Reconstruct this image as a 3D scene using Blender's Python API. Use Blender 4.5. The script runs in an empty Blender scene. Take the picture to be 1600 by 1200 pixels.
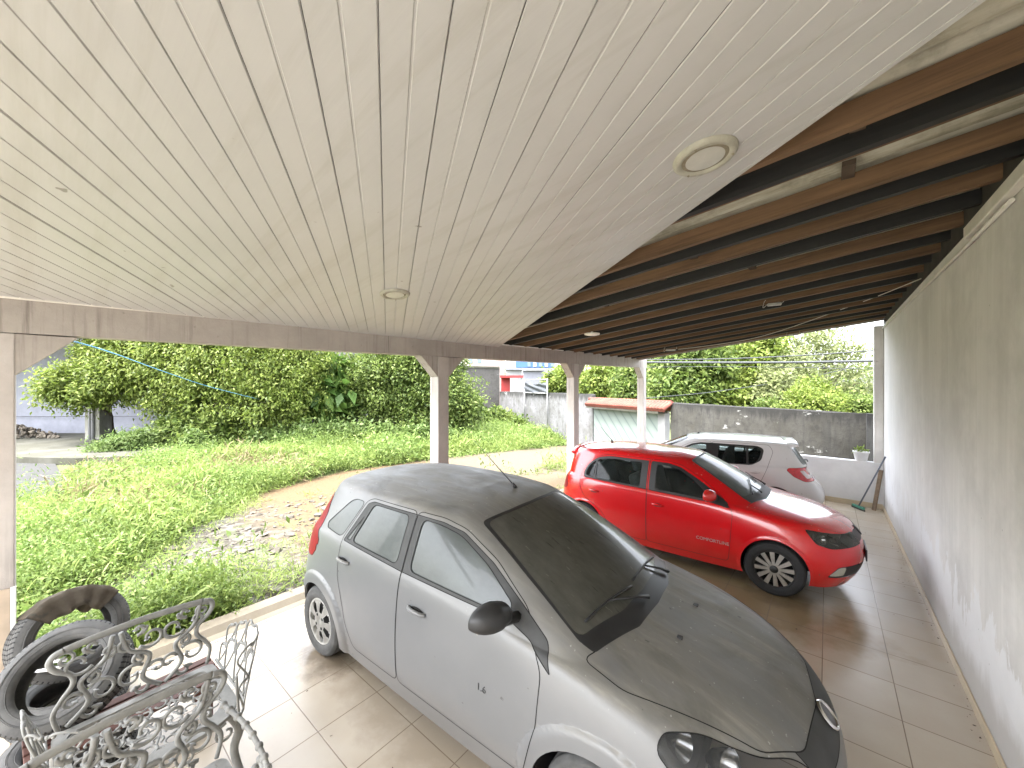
import bpy, bmesh, math, random
import numpy as np
from mathutils import Vector, Matrix
from mathutils.bvhtree import BVHTree

sc = bpy.context.scene
COL = sc.collection
rnd = random.Random(7)
PI = math.pi

# ------------------------------------------------------------------ camera
CAM_H, YAW, FPX = 2.43, math.radians(39.4), 600.0
HORIZON = 603.0
cam = bpy.data.cameras.new('camera')
cam.sensor_fit = 'HORIZONTAL'; cam.sensor_width = 36.0
cam.lens = 36.0 * FPX / 1600.0
cam.shift_y = (HORIZON - 600.0) / 1600.0
cam.clip_start = 0.05; cam.clip_end = 500
camo = bpy.data.objects.new('camera', cam); COL.objects.link(camo)
camo.location = (0, 0, CAM_H)
camo.rotation_euler = (math.radians(90), 0, YAW)
sc.camera = camo

# ------------------------------------------------------------------ light
SUN_EL, SUN_AZ = math.radians(66), math.radians(195)
world = bpy.data.worlds.new('World'); sc.world = world; world.use_nodes = True
wn = world.node_tree.nodes; wl = world.node_tree.links
sky = wn.new('ShaderNodeTexSky'); sky.sky_type = 'NISHITA'; sky.sun_disc = False
sky.sun_elevation = SUN_EL; sky.sun_rotation = SUN_AZ
sky.dust_density = 4.0; sky.air_density = 1.0
hs = wn.new('ShaderNodeHueSaturation'); hs.inputs['Saturation'].default_value = 0.30
wl.new(sky.outputs[0], hs.inputs['Color'])
wl.new(hs.outputs[0], wn['Background'].inputs['Color'])
wn['Background'].inputs['Strength'].default_value = 0.15
sun = bpy.data.lights.new('sun', 'SUN'); sun.energy = 0.55; sun.angle = math.radians(25)
sun.color = (1.0, 0.96, 0.9)
suno = bpy.data.objects.new('sun', sun); COL.objects.link(suno)
# sun_rotation is measured from +Y towards +X
sd = Vector((math.sin(SUN_AZ) * math.cos(SUN_EL), math.cos(SUN_AZ) * math.cos(SUN_EL), math.sin(SUN_EL)))
suno.rotation_euler = sd.to_track_quat('Z', 'Y').to_euler()
sc.view_settings.view_transform = 'Standard'; sc.view_settings.look = 'None'
sc.view_settings.gamma = 1.0; sc.view_settings.exposure = 3.75
sc.cycles.max_bounces = 8; sc.cycles.diffuse_bounces = 5; sc.cycles.glossy_bounces = 4
sc.cycles.transparent_max_bounces = 12
sc.cycles.use_denoising = True

# ------------------------------------------------------------------ helpers
FWD = Vector((-math.sin(YAW), math.cos(YAW), 0)); RGT = Vector((math.cos(YAW), math.sin(YAW), 0))

def at(px, py, Z):
    """world point seen at photo pixel (px, py) at depth Z"""
    p = FWD * Z + RGT * ((px - 800) / FPX * Z)
    p.z = CAM_H + (HORIZON - py) / FPX * Z
    return p

def gnd(px, py, z=0.0):
    return at(px, py, (CAM_H - z) * FPX / (py - HORIZON))

def tag(o, label=None, cat=None, group=None, kind=None):
    if label: o['label'] = label
    if cat: o['category'] = cat
    if group: o['group'] = group
    if kind: o['kind'] = kind
    return o

def thing(name, label, cat, loc=(0, 0, 0), rz=0.0, group=None):
    o = bpy.data.objects.new(name, None); COL.objects.link(o)
    o.location = loc; o.rotation_euler = (0, 0, rz); o.empty_display_size = 0.1
    return tag(o, label, cat, group)

def obj(name, me, mat=None, parent=None, smooth=False):
    if isinstance(me, bmesh.types.BMesh):
        bm = me; me = bpy.data.meshes.new(name); bm.to_mesh(me); bm.free()
    me.name = name
    o = bpy.data.objects.new(name, me); COL.objects.link(o)
    if mat is not None:
        for m in (mat if isinstance(mat, (list, tuple)) else [mat]):
            me.materials.append(m)
    if parent is not None: o.parent = parent
    if smooth: me.polygons.foreach_set('use_smooth', [True] * len(me.polygons))
    return o

def dup_tree(o, parent=None):
    c = o.copy(); COL.objects.link(c)
    if parent is not None: c.parent = parent
    for ch in list(o.children): dup_tree(ch, c)
    return c

def box(bm, x0, x1, y0, y1, z0, z1, mi=0, M=None):
    v = [bm.verts.new((x, y, z)) for z in (z0, z1) for (x, y) in ((x0, y0), (x1, y0), (x1, y1), (x0, y1))]
    if M is not None:
        for q in v: q.co = M @ q.co
    fs = []
    for idx in ((3, 2, 1, 0), (4, 5, 6, 7), (0, 1, 5, 4), (1, 2, 6, 5), (2, 3, 7, 6), (3, 0, 4, 7)):
        f = bm.faces.new([v[i] for i in idx]); f.material_index = mi; fs.append(f)
    return v

def hexa(bm, pts, mi=0):
    """box from 8 points: bottom 4 (ccw from above) then top 4"""
    v = [bm.verts.new(p) for p in pts]
    for idx in ((3, 2, 1, 0), (4, 5, 6, 7), (0, 1, 5, 4), (1, 2, 6, 5), (2, 3, 7, 6), (3, 0, 4, 7)):
        f = bm.faces.new([v[i] for i in idx]); f.material_index = mi
    return v

def bevel_all(bm, w, seg=2):
    bmesh.ops.bevel(bm, geom=bm.edges[:], offset=w, segments=seg, affect='EDGES', profile=0.5)

def prism(bm, poly, axis, a, b, mi=0):
    """extrude 2D poly along axis from a to b; poly ccw in the two other axes order"""
    def P(u, v, w):
        return {'x': (w, u, v), 'y': (u, w, v), 'z': (u, v, w)}[axis]
    A = [bm.verts.new(P(u, v, a)) for u, v in poly]; B = [bm.verts.new(P(u, v, b)) for u, v in poly]
    n = len(poly)
    bm.faces.new(A[::-1]).material_index = mi; bm.faces.new(B).material_index = mi
    for i in range(n):
        bm.faces.new((A[i], A[(i + 1) % n], B[(i + 1) % n], B[i])).material_index = mi
    bmesh.ops.recalc_face_normals(bm, faces=bm.faces[:])

def tube(bm, pts, r, seg=6, closed=False, mi=0, caps=True, flat=1.0, up=None):
    """sweep a circle (or a flattened oval) along pts; r may be a list"""
    pts = [Vector(p) for p in pts]; n = len(pts)
    rr = r if isinstance(r, (list, tuple)) else [r] * n
    rings = []; prev = None
    for i, p in enumerate(pts):
        if closed: d = pts[(i + 1) % n] - pts[i - 1]
        else: d = pts[min(i + 1, n - 1)] - pts[max(i - 1, 0)]
        if d.length < 1e-9: d = Vector((0, 0, 1))
        d.normalize()
        if up is not None: a = Vector(up)
        elif prev is None: a = Vector((0, 0, 1)) if abs(d.z) < 0.9 else Vector((1, 0, 0))
        else: a = prev
        a = (a - d * a.dot(d))
        if a.length < 1e-6: a = Vector((1, 0, 0)) - d * d.x
        a.normalize(); prev = a; b = d.cross(a)
        rings.append([bm.verts.new(p + a * (math.cos(2 * PI * k / seg) * rr[i] * flat) + b * (math.sin(2 * PI * k / seg) * rr[i])) for k in range(seg)])
    m = n if closed else n - 1
    for i in range(m):
        A, B = rings[i], rings[(i + 1) % n]
        for k in range(seg):
            f = bm.faces.new((A[k], A[(k + 1) % seg], B[(k + 1) % seg], B[k])); f.material_index = mi; f.smooth = True
    if caps and not closed:
        bm.faces.new(rings[0][::-1]).material_index = mi; bm.faces.new(rings[-1]).material_index = mi
    return rings

def lathe(bm, prof, seg=32, M=None, mi=0, closed=False, smooth=True, a0=0.0, a1=2 * PI):
    """prof: list of (r, h); axis = local z"""
    full = abs(a1 - a0 - 2 * PI) < 1e-6
    ns = seg if full else seg + 1
    rings = []
    for k in range(ns):
        a = a0 + (a1 - a0) * k / seg
        ring = []
        for r, h in prof:
            p = Vector((r * math.cos(a), r * math.sin(a), h))
            ring.append(bm.verts.new(M @ p if M is not None else p))
        rings.append(ring)
    m = len(prof) if closed else len(prof) - 1
    for k in range(seg):
        A, B = rings[k], rings[(k + 1) % ns]
        for i in range(m):
            j = (i + 1) % len(prof)
            f = bm.faces.new((A[i], B[i], B[j], A[j])); f.material_index = mi; f.smooth = smooth
    return rings

def smooth_curve(pts, n=8, closed=False):
    """Catmull-Rom through pts"""
    P = [Vector(p) for p in pts]; out = []
    N = len(P)
    for i in range(N if closed else N - 1):
        if closed: p0, p1, p2, p3 = P[i - 1], P[i], P[(i + 1) % N], P[(i + 2) % N]
        else: p0, p1, p2, p3 = P[max(i - 1, 0)], P[i], P[i + 1], P[min(i + 2, N - 1)]
        for k in range(n):
            t = k / n
            out.append(0.5 * ((2 * p1) + (p2 - p0) * t + (2 * p0 - 5 * p1 + 4 * p2 - p3) * t * t + (3 * p1 - p0 - 3 * p2 + p3) * t ** 3))
    if not closed: out.append(P[-1])
    return out

# ------------------------------------------------------------------ materials
class NT:
    def __init__(self, name):
        self.m = bpy.data.materials.new(name); self.m.use_nodes = True
        self.t = self.m.node_tree; self.n = self.t.nodes; self.l = self.t.links
        self.b = self.n['Principled BSDF']; self.out = self.n['Material Output']
    def new(self, ty, **kw):
        nd = self.n.new(ty)
        for k, v in kw.items():
            if k in nd.inputs: nd.inputs[k].default_value = v
            else: setattr(nd, k, v)
        return nd
    def link(self, a, b): self.l.new(a, b)
    def set(self, **kw):
        for k, v in kw.items(): self.b.inputs[k.replace('_', ' ')].default_value = v
    def coords(self, kind='Object', scale=(1, 1, 1), loc=(0, 0, 0)):
        tc = self.new('ShaderNodeTexCoord'); mp = self.new('ShaderNodeMapping')
        mp.inputs['Scale'].default_value = scale; mp.inputs['Location'].default_value = loc
        self.link(tc.outputs[kind], mp.inputs['Vector']); return mp.outputs[0]
    def noise(self, vec, scale, detail=4, rough=0.55, dist=0.0):
        nd = self.new('ShaderNodeTexNoise'); nd.inputs['Scale'].default_value = scale
        nd.inputs['Detail'].default_value = detail; nd.inputs['Roughness'].default_value = rough
        nd.inputs['Distortion'].default_value = dist
        if vec is not None: self.link(vec, nd.inputs['Vector'])
        return nd.outputs['Fac']
    def ramp(self, fac, stops):
        nd = self.new('ShaderNodeValToRGB'); e = nd.color_ramp.elements
        while len(e) < len(stops): e.new(0.5)
        for i, (p, c) in enumerate(stops):
            e[i].position = p
            e[i].color = (c, c, c, 1) if isinstance(c, (int, float)) else (*c, 1)
        self.link(fac, nd.inputs[0]); return nd.outputs[0]
    def mix(self, fac, a, b, mode='MIX'):
        nd = self.new('ShaderNodeMix', data_type='RGBA', blend_type=mode)
        for s, v in ((0, fac), (6, a), (7, b)):
            if isinstance(v, (int, float)): nd.inputs[s].default_value = v
            elif isinstance(v, tuple): nd.inputs[s].default_value = (*v, 1)
            else: self.link(v, nd.inputs[s])
        return nd.outputs[2]
    def math(self, op, a, b=None, clamp=False):
        nd = self.new('ShaderNodeMath', operation=op, use_clamp=clamp)
        for i, v in enumerate((a, b)):
            if v is None: continue
            if isinstance(v, (int, float)): nd.inputs[i].default_value = v
            else: self.link(v, nd.inputs[i])
        return nd.outputs[0]
    def bump(self, h, strength=0.3, dist=0.01):
        nd = self.new('ShaderNodeBump'); nd.inputs['Strength'].default_value = strength; nd.inputs['Distance'].default_value = dist
        self.link(h, nd.inputs['Height']); self.link(nd.outputs[0], self.b.inputs['Normal'])
    def color(self, c): self.link(c, self.b.inputs['Base Color'])
    def rough(self, c): self.link(c, self.b.inputs['Roughness'])

def plain(name, col, rough=0.6, metal=0.0, var=0.12, scale=6.0, bump=0.0, coat=0.0, spec=0.5):
    k = NT(name); k.set(Roughness=rough, Metallic=metal)
    k.b.inputs['Coat Weight'].default_value = coat; k.b.inputs['Specular IOR Level'].default_value = spec
    v = k.coords(); n = k.noise(v, scale, 6, 0.6)
    lo = tuple(c * (1 - var) for c in col); hi = tuple(min(1, c * (1 + var)) for c in col)
    k.color(k.ramp(n, [(0.3, lo), (0.7, hi)]))
    if bump: k.bump(k.noise(v, scale * 8, 4), bump, 0.01)
    return k.m

M_DARK = plain('dark_void', (0.012, 0.012, 0.012), 0.95)

def leaf_mat(name, c0, c1, c2, trans=0.35, rough=0.5):
    k = NT(name); k.set(Roughness=rough)
    k.b.inputs['Specular IOR Level'].default_value = 0.3
    g = k.new('ShaderNodeNewGeometry')
    big = k.noise(k.coords('Object'), 0.9, 3)
    f = k.math('ADD', k.math('MULTIPLY', g.outputs['Random Per Island'], 0.6), k.math('MULTIPLY', big, 0.4))
    col = k.ramp(f, [(0.15, c0), (0.5, c1), (0.85, c2)])
    k.color(col)
    tr = k.new('ShaderNodeBsdfTranslucent'); mx = k.new('ShaderNodeMixShader'); mx.inputs[0].default_value = trans
    k.link(col, tr.inputs['Color']); k.link(k.b.outputs[0], mx.inputs[1]); k.link(tr.outputs[0], mx.inputs[2])
    k.link(mx.outputs[0], k.out.inputs['Surface'])
    return k.m

# ------------------------------------------------------------------ leaves
def leaf_mesh(name, pos, size, rs, aspect=0.5, droop=0.25, updir=0.35, outward=None, quad=True):
    """one mesh of many small folded leaves; pos (n,3), size (n,)"""
    n = len(pos)
    d = rs.normal(size=(n, 3)); d[:, 2] += updir * 0.5 - droop
    if outward is not None: d += outward * 0.8
    d /= np.linalg.norm(d, axis=1)[:, None]
    up = rs.normal(size=(n, 3)) * 0.55; up[:, 2] += 1.0
    if outward is not None: up += outward * 0.6
    s = np.cross(d, up); s /= (np.linalg.norm(s, axis=1)[:, None] + 1e-9)
    nn = np.cross(s, d)
    L = size[:, None]; W = L * aspect * 0.5
    a = pos; b = pos + d * L * 0.45 + s * W + nn * W * 0.25; c = pos + d * L - nn * L * 0.12; e = pos + d * L * 0.45 - s * W + nn * W * 0.25
    V = np.stack([a, b, c, e], axis=1).reshape(-1, 3).astype(np.float32)
    me = bpy.data.meshes.new(name)
    me.vertices.add(4 * n); me.vertices.foreach_set('co', V.ravel())
    me.loops.add(4 * n); me.loops.foreach_set('vertex_index', np.arange(4 * n, dtype=np.int32))
    me.polygons.add(n); me.polygons.foreach_set('loop_start', np.arange(0, 4 * n, 4, dtype=np.int32))
    me.polygons.foreach_set('loop_total', np.full(n, 4, dtype=np.int32))
    me.update(calc_edges=True)
    return me

def lumps_points(lumps, n, rs, clump=0.28, per=22, shell=0.55):
    """leaf positions in clumps spread through ellipsoid lumps [(c, (rx,ry,rz))]"""
    vol = np.array([l[1][0] * l[1][1] * l[1][2] for l in lumps]) ** 0.75; vol /= vol.sum()
    nc = max(1, n // per)
    which = rs.choice(len(lumps), nc, p=vol)
    d = rs.normal(size=(nc, 3)); d /= np.linalg.norm(d, axis=1)[:, None]
    r = shell + (1 - shell) * rs.random(nc) ** 0.6
    r *= 1 + 0.16 * rs.normal(size=nc)
    C = np.array([l[0] for l in lumps])[which]; R = np.array([l[1] for l in lumps])[which]
    cc = C + d * R * r[:, None]
    pos = np.repeat(cc, per, axis=0); out = np.repeat(d, per, axis=0)
    cl = clump * (0.6 + 0.8 * rs.random(nc))
    pos = pos + rs.normal(size=pos.shape) * np.repeat(cl, per)[:, None] * 0.6
    return pos, out
# ------------------------------------------------------------------ setting: carport
WX = 0.856                     # inner face of the side wall
def BX(y): return -4.53 + 0.046 * y      # inner face line of the beam (slightly splayed)
def RZ(x): return 3.62 + 0.118 * x       # underside of the rafters
ENDY = 10.45

def mat_tiles():
    k = NT('floor_tiles'); v = k.coords('Object')
    T = 0.455
    mp = k.new('ShaderNodeMapping'); mp.inputs['Location'].default_value = (-0.42 / T + 20, -5.77 / T + 20, 0)
    mp.inputs['Scale'].default_value = (1 / T, 1 / T, 1); k.link(v, mp.inputs['Vector'])
    sp = k.new('ShaderNodeSeparateXYZ'); k.link(mp.outputs[0], sp.inputs[0])
    def edge(s):
        f = k.math('FRACT', s); return k.math('MINIMUM', f, k.math('SUBTRACT', 1.0, f))
    e = k.math('MINIMUM', edge(sp.outputs[0]), edge(sp.outputs[1]))
    grout = k.math('SMOOTHSTEP', e, None) if False else None
    mr = k.new('ShaderNodeMapRange', interpolation_type='SMOOTHSTEP'); k.link(e, mr.inputs[0])
    mr.inputs[1].default_value = 0.004; mr.inputs[2].default_value = 0.010
    mr.inputs[3].default_value = 1.0; mr.inputs[4].default_value = 0.0
    fl = k.new('ShaderNodeVectorMath', operation='FLOOR'); k.link(mp.outputs[0], fl.inputs[0])
    wn_ = k.new('ShaderNodeTexWhiteNoise', noise_dimensions='3D'); k.link(fl.outputs[0], wn_.inputs['Vector'])
    base = k.mix(wn_.outputs['Value'], (0.465, 0.412, 0.335), (0.515, 0.458, 0.378))
    mott = k.noise(v, 4.0, 4, 0.5)
    base = k.mix(k.math('MULTIPLY', k.ramp(mott, [(0.30, 0.0), (0.80, 1.0)]), 0.30), base, (0.44, 0.37, 0.28))
    dirt = k.noise(k.coords('Object', (1, 1, 1), (3.1, 1.7, 0)), 1.1, 6, 0.58)
    dirt = k.ramp(dirt, [(0.35, 0.0), (0.80, 1.0)])
    base = k.mix(k.math('MULTIPLY', dirt, 0.62), base, (0.37, 0.29, 0.195))
    fine = k.noise(v, 55, 5, 0.7); fine = k.ramp(fine, [(0.64, 0.0), (0.72, 1.0)])
    base = k.mix(k.math('MULTIPLY', fine, 0.35), base, (0.20, 0.15, 0.10))
    # oil and mud under the parked cars
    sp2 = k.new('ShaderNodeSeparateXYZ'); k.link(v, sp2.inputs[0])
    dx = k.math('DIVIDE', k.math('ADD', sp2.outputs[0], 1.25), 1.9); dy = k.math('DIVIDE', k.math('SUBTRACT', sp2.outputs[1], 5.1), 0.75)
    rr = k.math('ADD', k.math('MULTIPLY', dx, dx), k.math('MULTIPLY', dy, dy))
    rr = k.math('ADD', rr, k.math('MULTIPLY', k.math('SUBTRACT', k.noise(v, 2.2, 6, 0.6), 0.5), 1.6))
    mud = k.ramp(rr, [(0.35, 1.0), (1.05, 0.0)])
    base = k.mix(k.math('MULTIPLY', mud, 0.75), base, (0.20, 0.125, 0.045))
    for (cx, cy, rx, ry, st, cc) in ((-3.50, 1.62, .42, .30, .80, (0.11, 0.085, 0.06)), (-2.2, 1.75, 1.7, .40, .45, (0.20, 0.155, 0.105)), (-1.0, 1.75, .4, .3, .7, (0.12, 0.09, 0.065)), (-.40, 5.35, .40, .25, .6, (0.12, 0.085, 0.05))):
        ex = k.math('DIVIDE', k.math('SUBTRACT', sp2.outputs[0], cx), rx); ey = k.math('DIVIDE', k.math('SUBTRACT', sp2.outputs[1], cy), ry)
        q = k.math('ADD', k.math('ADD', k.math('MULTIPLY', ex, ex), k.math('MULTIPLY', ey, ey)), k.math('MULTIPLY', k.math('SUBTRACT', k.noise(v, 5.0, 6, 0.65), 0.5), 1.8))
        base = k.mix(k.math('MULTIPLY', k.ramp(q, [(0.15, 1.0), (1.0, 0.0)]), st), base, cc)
    base = k.mix(mr.outputs[0], base, (0.20, 0.155, 0.11))
    k.color(base)
    k.set(Roughness=.27)
    h = k.math('ADD', k.math('MULTIPLY', mr.outputs[0], -1.0), k.math('MULTIPLY', k.noise(v, 30, 3), 0.05))
    k.bump(h, 0.35, 0.003)
    return k.m

def mat_wall():
    k = NT('stained_white_plaster'); v = k.coords('Object'); k.set(Roughness=0.85)
    sp = k.new('ShaderNodeSeparateXYZ'); k.link(v, sp.inputs[0])
    y, z = sp.outputs[1], sp.outputs[2]
    st = k.noise(k.coords('Object', (1, 3.2, 0.22)), 1.1, 8, 0.68, 0.5)
    st2 = k.noise(k.coords('Object', (1, 13, 0.07), (0, 3, 0)), 1.0, 4, 0.6)
    j = k.noise(k.coords('Object', (1, 1.9, 0.9)), 1.5, 8, 0.70, 0.4)
    st3 = k.noise(k.coords('Object', (1, 6, 0.35)), 1.0, 5, 0.65)
    lim = k.math('ADD', k.math('ADD', 0.72, k.math('MULTIPLY', k.math('SUBTRACT', j, 0.5), 1.9)), k.math('MULTIPLY', k.math('SUBTRACT', st3, 0.5), 1.0))
    m = k.math('SUBTRACT', z, lim)
    m = k.ramp(m, [(0.0, 0.0), (0.05, 1.0)])
    far = k.new('ShaderNodeMapRange'); k.link(y, far.inputs[0])
    far.inputs[1].default_value = 1.5; far.inputs[2].default_value = 8.5; far.inputs[3].default_value = 1.0; far.inputs[4].default_value = 0.35
    grey = k.mix(k.ramp(st, [(0.35, 0.0), (0.65, 1.0)]), (0.60, 0.58, 0.55), (0.76, 0.735, 0.705))
    blot = k.noise(v, 1.3, 7, 0.65)
    grey = k.mix(k.math('MULTIPLY', k.ramp(blot, [(0.44, 0.0), (0.64, 1.0)]), 0.75), grey, (0.46, 0.445, 0.42))
    white = k.mix(k.noise(v, 5, 6, 0.6), (0.72, 0.72, 0.725), (0.82, 0.82, 0.83))
    runs = k.math('MULTIPLY', k.ramp(st2, [(0.615, 0.0), (0.65, 1.0)]), k.ramp(k.noise(k.coords('Object', (1, 1, 0.8), (7, 1, 2)), 1.2, 4, 0.6), [(0.42, 0.0), (0.55, 1.0)]))
    m2 = k.math('MULTIPLY', m, far.outputs[0])
    m2 = k.math('MULTIPLY', m2, k.math('SUBTRACT', 1.0, k.math('MULTIPLY', runs, 0.75)))
    col = k.mix(m2, white, grey)
    # damp at the foot
    low = k.math('SUBTRACT', z, k.math('MULTIPLY', j, 0.5)); low = k.ramp(low, [(0.0, 1.0), (0.16, 0.0)])
    col = k.mix(k.math('MULTIPLY', low, 0.45), col, (0.36, 0.33, 0.28))
    dots = k.noise(k.coords('Object', (1, 1, 1)), 16, 2, 0.4); dots = k.ramp(dots, [(0.77, 0.0), (0.80, 1.0)])
    col = k.mix(k.math('MULTIPLY', dots, 0.6), col, (0.10, 0.09, 0.08))
    k.color(col); k.bump(k.noise(v, 40, 6, 0.6), 0.25, 0.006)
    return k.m

def mat_concrete(name, c=(0.40, 0.365, 0.335), streak=1.0, white=0.0, dark=(0.16, 0.14, 0.125)):
    k = NT(name); v = k.coords('Object'); k.set(Roughness=0.9)
    a = k.noise(v, 2.2, 8, 0.68); st = k.noise(k.coords('Object', (16, 16, 0.7)), 1.0, 6, 0.7)
    col = k.ramp(a, [(0.3, tuple(x * 0.85 for x in c)), (0.7, tuple(min(1, x * 1.15) for x in c))])
    s = k.math('MULTIPLY', k.ramp(st, [(0.52, 0.0), (0.70, 1.0)]), k.ramp(k.noise(v, 0.8, 3), [(0.34, 0.0), (0.56, 1.0)]))
    col = k.mix(k.math('MULTIPLY', s, 0.75 * streak), col, dark)
    dots = k.ramp(k.noise(v, 14, 3, 0.5), [(0.70, 0.0), (0.76, 1.0)])
    col = k.mix(k.math('MULTIPLY', dots, 0.4), col, dark)
    if white:
        w = k.ramp(k.noise(k.coords('Object', (1, 1, 0.6)), 1.1, 5, 0.6), [(0.42, 0.0), (0.60, 1.0)])
        col = k.mix(k.math('MULTIPLY', w, white), col, (0.62, 0.60, 0.585))
    k.color(col); k.bump(k.noise(v, 22, 8, 0.7), 0.35, 0.01)
    return k.m

def mat_old_wall(name, top_z, light=(0.40, 0.395, 0.40), mid=(0.23, 0.225, 0.20), black=(0.035, 0.035, 0.033), blackness=0.5):
    """mossy rain-streaked render: black crust along the top, pale lower down"""
    k = NT(name); v = k.coords('Object'); k.set(Roughness=0.95)
    sp = k.new('ShaderNodeSeparateXYZ'); k.link(v, sp.inputs[0])
    n1 = k.noise(v, 1.2, 8, 0.7); n2 = k.noise(k.coords('Object', (5, 5, 0.35)), 1.0, 6, 0.7); n3 = k.noise(v, 5, 7, 0.7)
    col = k.mix(k.ramp(n1, [(0.35, 0.0), (0.65, 1.0)]), mid, light)
    col = k.mix(k.ramp(n2, [(0.5, 0.0), (0.66, blackness)]), col, tuple(x * 2.2 for x in black))
    col = k.mix(k.math('MULTIPLY', k.ramp(n3, [(0.50, 0.0), (0.68, 1.0)]), blackness), col, black)
    t = k.math('SUBTRACT', sp.outputs[2], k.math('ADD', top_z - 0.9, k.math('MULTIPLY', n2, 1.1)))
    t = k.ramp(t, [(0.0, 0.0), (0.22, 1.0)])
    col = k.mix(k.math('MULTIPLY', t, 0.85), col, black)
    w = k.noise(k.coords('Object', (1, 1, 2.5), (5, 2, 0)), 0.9, 6, 0.7)
    w = k.ramp(w, [(0.63, 0.0), (0.66, 1.0)])
    col = k.mix(k.math('MULTIPLY', w, 0.55), col, (0.42, 0.42, 0.41))
    k.color(col); k.bump(n3, 0.5, 0.03)
    return k.m

M_TILE = mat_tiles(); M_WALL = mat_wall()
M_CONC = mat_concrete('weathered_concrete', (0.38, 0.345, 0.315), 1.25)
M_POST = mat_concrete('limewashed_post', (0.46, 0.42, 0.39), 0.7, 0.35)
M_WHITE = plain('white_paint', (0.74, 0.74, 0.75), 0.7, var=0.08, scale=3, bump=0.08)
M_SKIRT = plain('cream_skirting', (0.60, 0.50, 0.35), 0.35, var=0.12, scale=4)
M_CHALK = plain('off_white_trim', (0.62, 0.60, 0.55), 0.6, var=0.12, scale=5)

# floor slab (sheet with a step at its left edge)
bm = bmesh.new()
hexa(bm, [(-4.56, -4, -0.25), (WX + .2, -4, -0.25), (WX + .2, ENDY + .3, -0.25), (-4.3, 11.0, -0.25),
          (-4.56, -4, 0), (WX + .2, -4, 0), (WX + .2, ENDY + .3, 0), (-4.3, 11.0, 0)])
tag(obj('tile_floor', bm, M_TILE), kind='structure')
bm = bmesh.new()
hexa(bm, [(-4.60, -4, -0.2), (-4.565, -4, -0.2), (-4.305, 11.0, -0.2), (-4.34, 11.0, -0.2),
          (-4.60, -4, 0.004), (-4.565, -4, 0.004), (-4.305, 11.0, 0.004), (-4.34, 11.0, 0.004)])
tag(obj('floor_edge_strip', bm, plain('edge_mortar', (0.30, 0.285, 0.26), .8, var=.2, scale=5)), kind='structure')
# concrete kerb outside the slab edge
bm = bmesh.new()
prof = [(-5.02, -0.25), (-4.61, -0.25), (-4.61, -0.035), (-4.66, -0.02), (-4.74, -0.015), (-4.80, 0.035), (-4.95, 0.04), (-5.02, 0.0)]
A = [bm.verts.new((u, -4, v)) for u, v in prof]; B = [bm.verts.new((u + 0.25, 11, v)) for u, v in prof]
bm.faces.new(A[::-1]); bm.faces.new(B)
for i in range(len(prof)): bm.faces.new((A[i], A[(i + 1) % 8], B[(i + 1) % 8], B[i]))
bmesh.ops.recalc_face_normals(bm, faces=bm.faces[:])
tag(obj('concrete_kerb', bm, mat_concrete('kerb_concrete', (0.17, 0.148, 0.112), 0.4)), kind='structure')

# side wall
root = thing('side_wall', 'tall white plaster side wall with grey rain stains beside the cars', 'wall', (WX, 0, 0))
bm = bmesh.new(); box(bm, 0, 0.2, -4, ENDY + 0.2, 0, 3.64); obj('plaster_panel', bm, M_WALL, root)
bm = bmesh.new(); box(bm, -0.014, -0.002, -4, ENDY - 0.002, 0.001, 0.085); bevel_all(bm, 0.003, 1)
obj('skirting', bm, M_SKIRT, root)
bm = bmesh.new(); box(bm, -0.004, 0.2, -2.4, ENDY, 3.645, 3.862); obj('shade_strip', bm, plain('dark_shade_strip', (0.03, 0.026, 0.022), .9, var=.4), root)  # added strip closing the roof gap, sheltered shade put into its dark colour
bm = bmesh.new(); box(bm, -0.055, -0.002, -4, 4.45, 3.545, 3.635); bevel_all(bm, 0.006, 1); obj('top_ledge', bm, M_CHALK, root)
bm = bmesh.new(); tube(bm, [(-0.02, 3.6, 3.52), (-0.022, 4.5, 3.515), (-0.02, 6.2, 3.53), (-0.022, 8.2, 3.535), (-0.02, ENDY, 3.56)], 0.014, 6)
obj('conduit', bm, M_CHALK, root)

# low end wall with its corner pillar
EY = lambda x: ENDY + (WX - x) * 0.098
root = thing('parapet_wall', 'low white parapet wall closing the far end of the carport', 'wall')
def slab_y(bm, x0, x1, z0, z1, d0, d1):
    hexa(bm, [(x0, EY(x0) + d0, z0), (x1, EY(x1) + d0, z0), (x1, EY(x1) + d1, z0), (x0, EY(x0) + d1, z0),
              (x0, EY(x0) + d0, z1), (x1, EY(x1) + d0, z1), (x1, EY(x1) + d1, z1), (x0, EY(x0) + d1, z1)])
bm = bmesh.new(); slab_y(bm, -3.96, WX, 0, 0.905, 0, 0.15); bevel_all(bm, 0.006, 2); obj('low_wall', bm, M_WHITE, root)
bm = bmesh.new(); slab_y(bm, 0.715, WX - 0.002, 0.907, 3.62, -0.003, 0.152); bevel_all(bm, 0.006, 1); obj('pillar', bm, mat_concrete('pillar_plaster', (0.70, 0.68, 0.66), 0.3, 0.5), root)
bm = bmesh.new(); slab_y(bm, -3.96, WX - 0.016, 0.001, 0.10, -0.014, -0.002); obj('skirting', bm, M_SKIRT, root)

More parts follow.
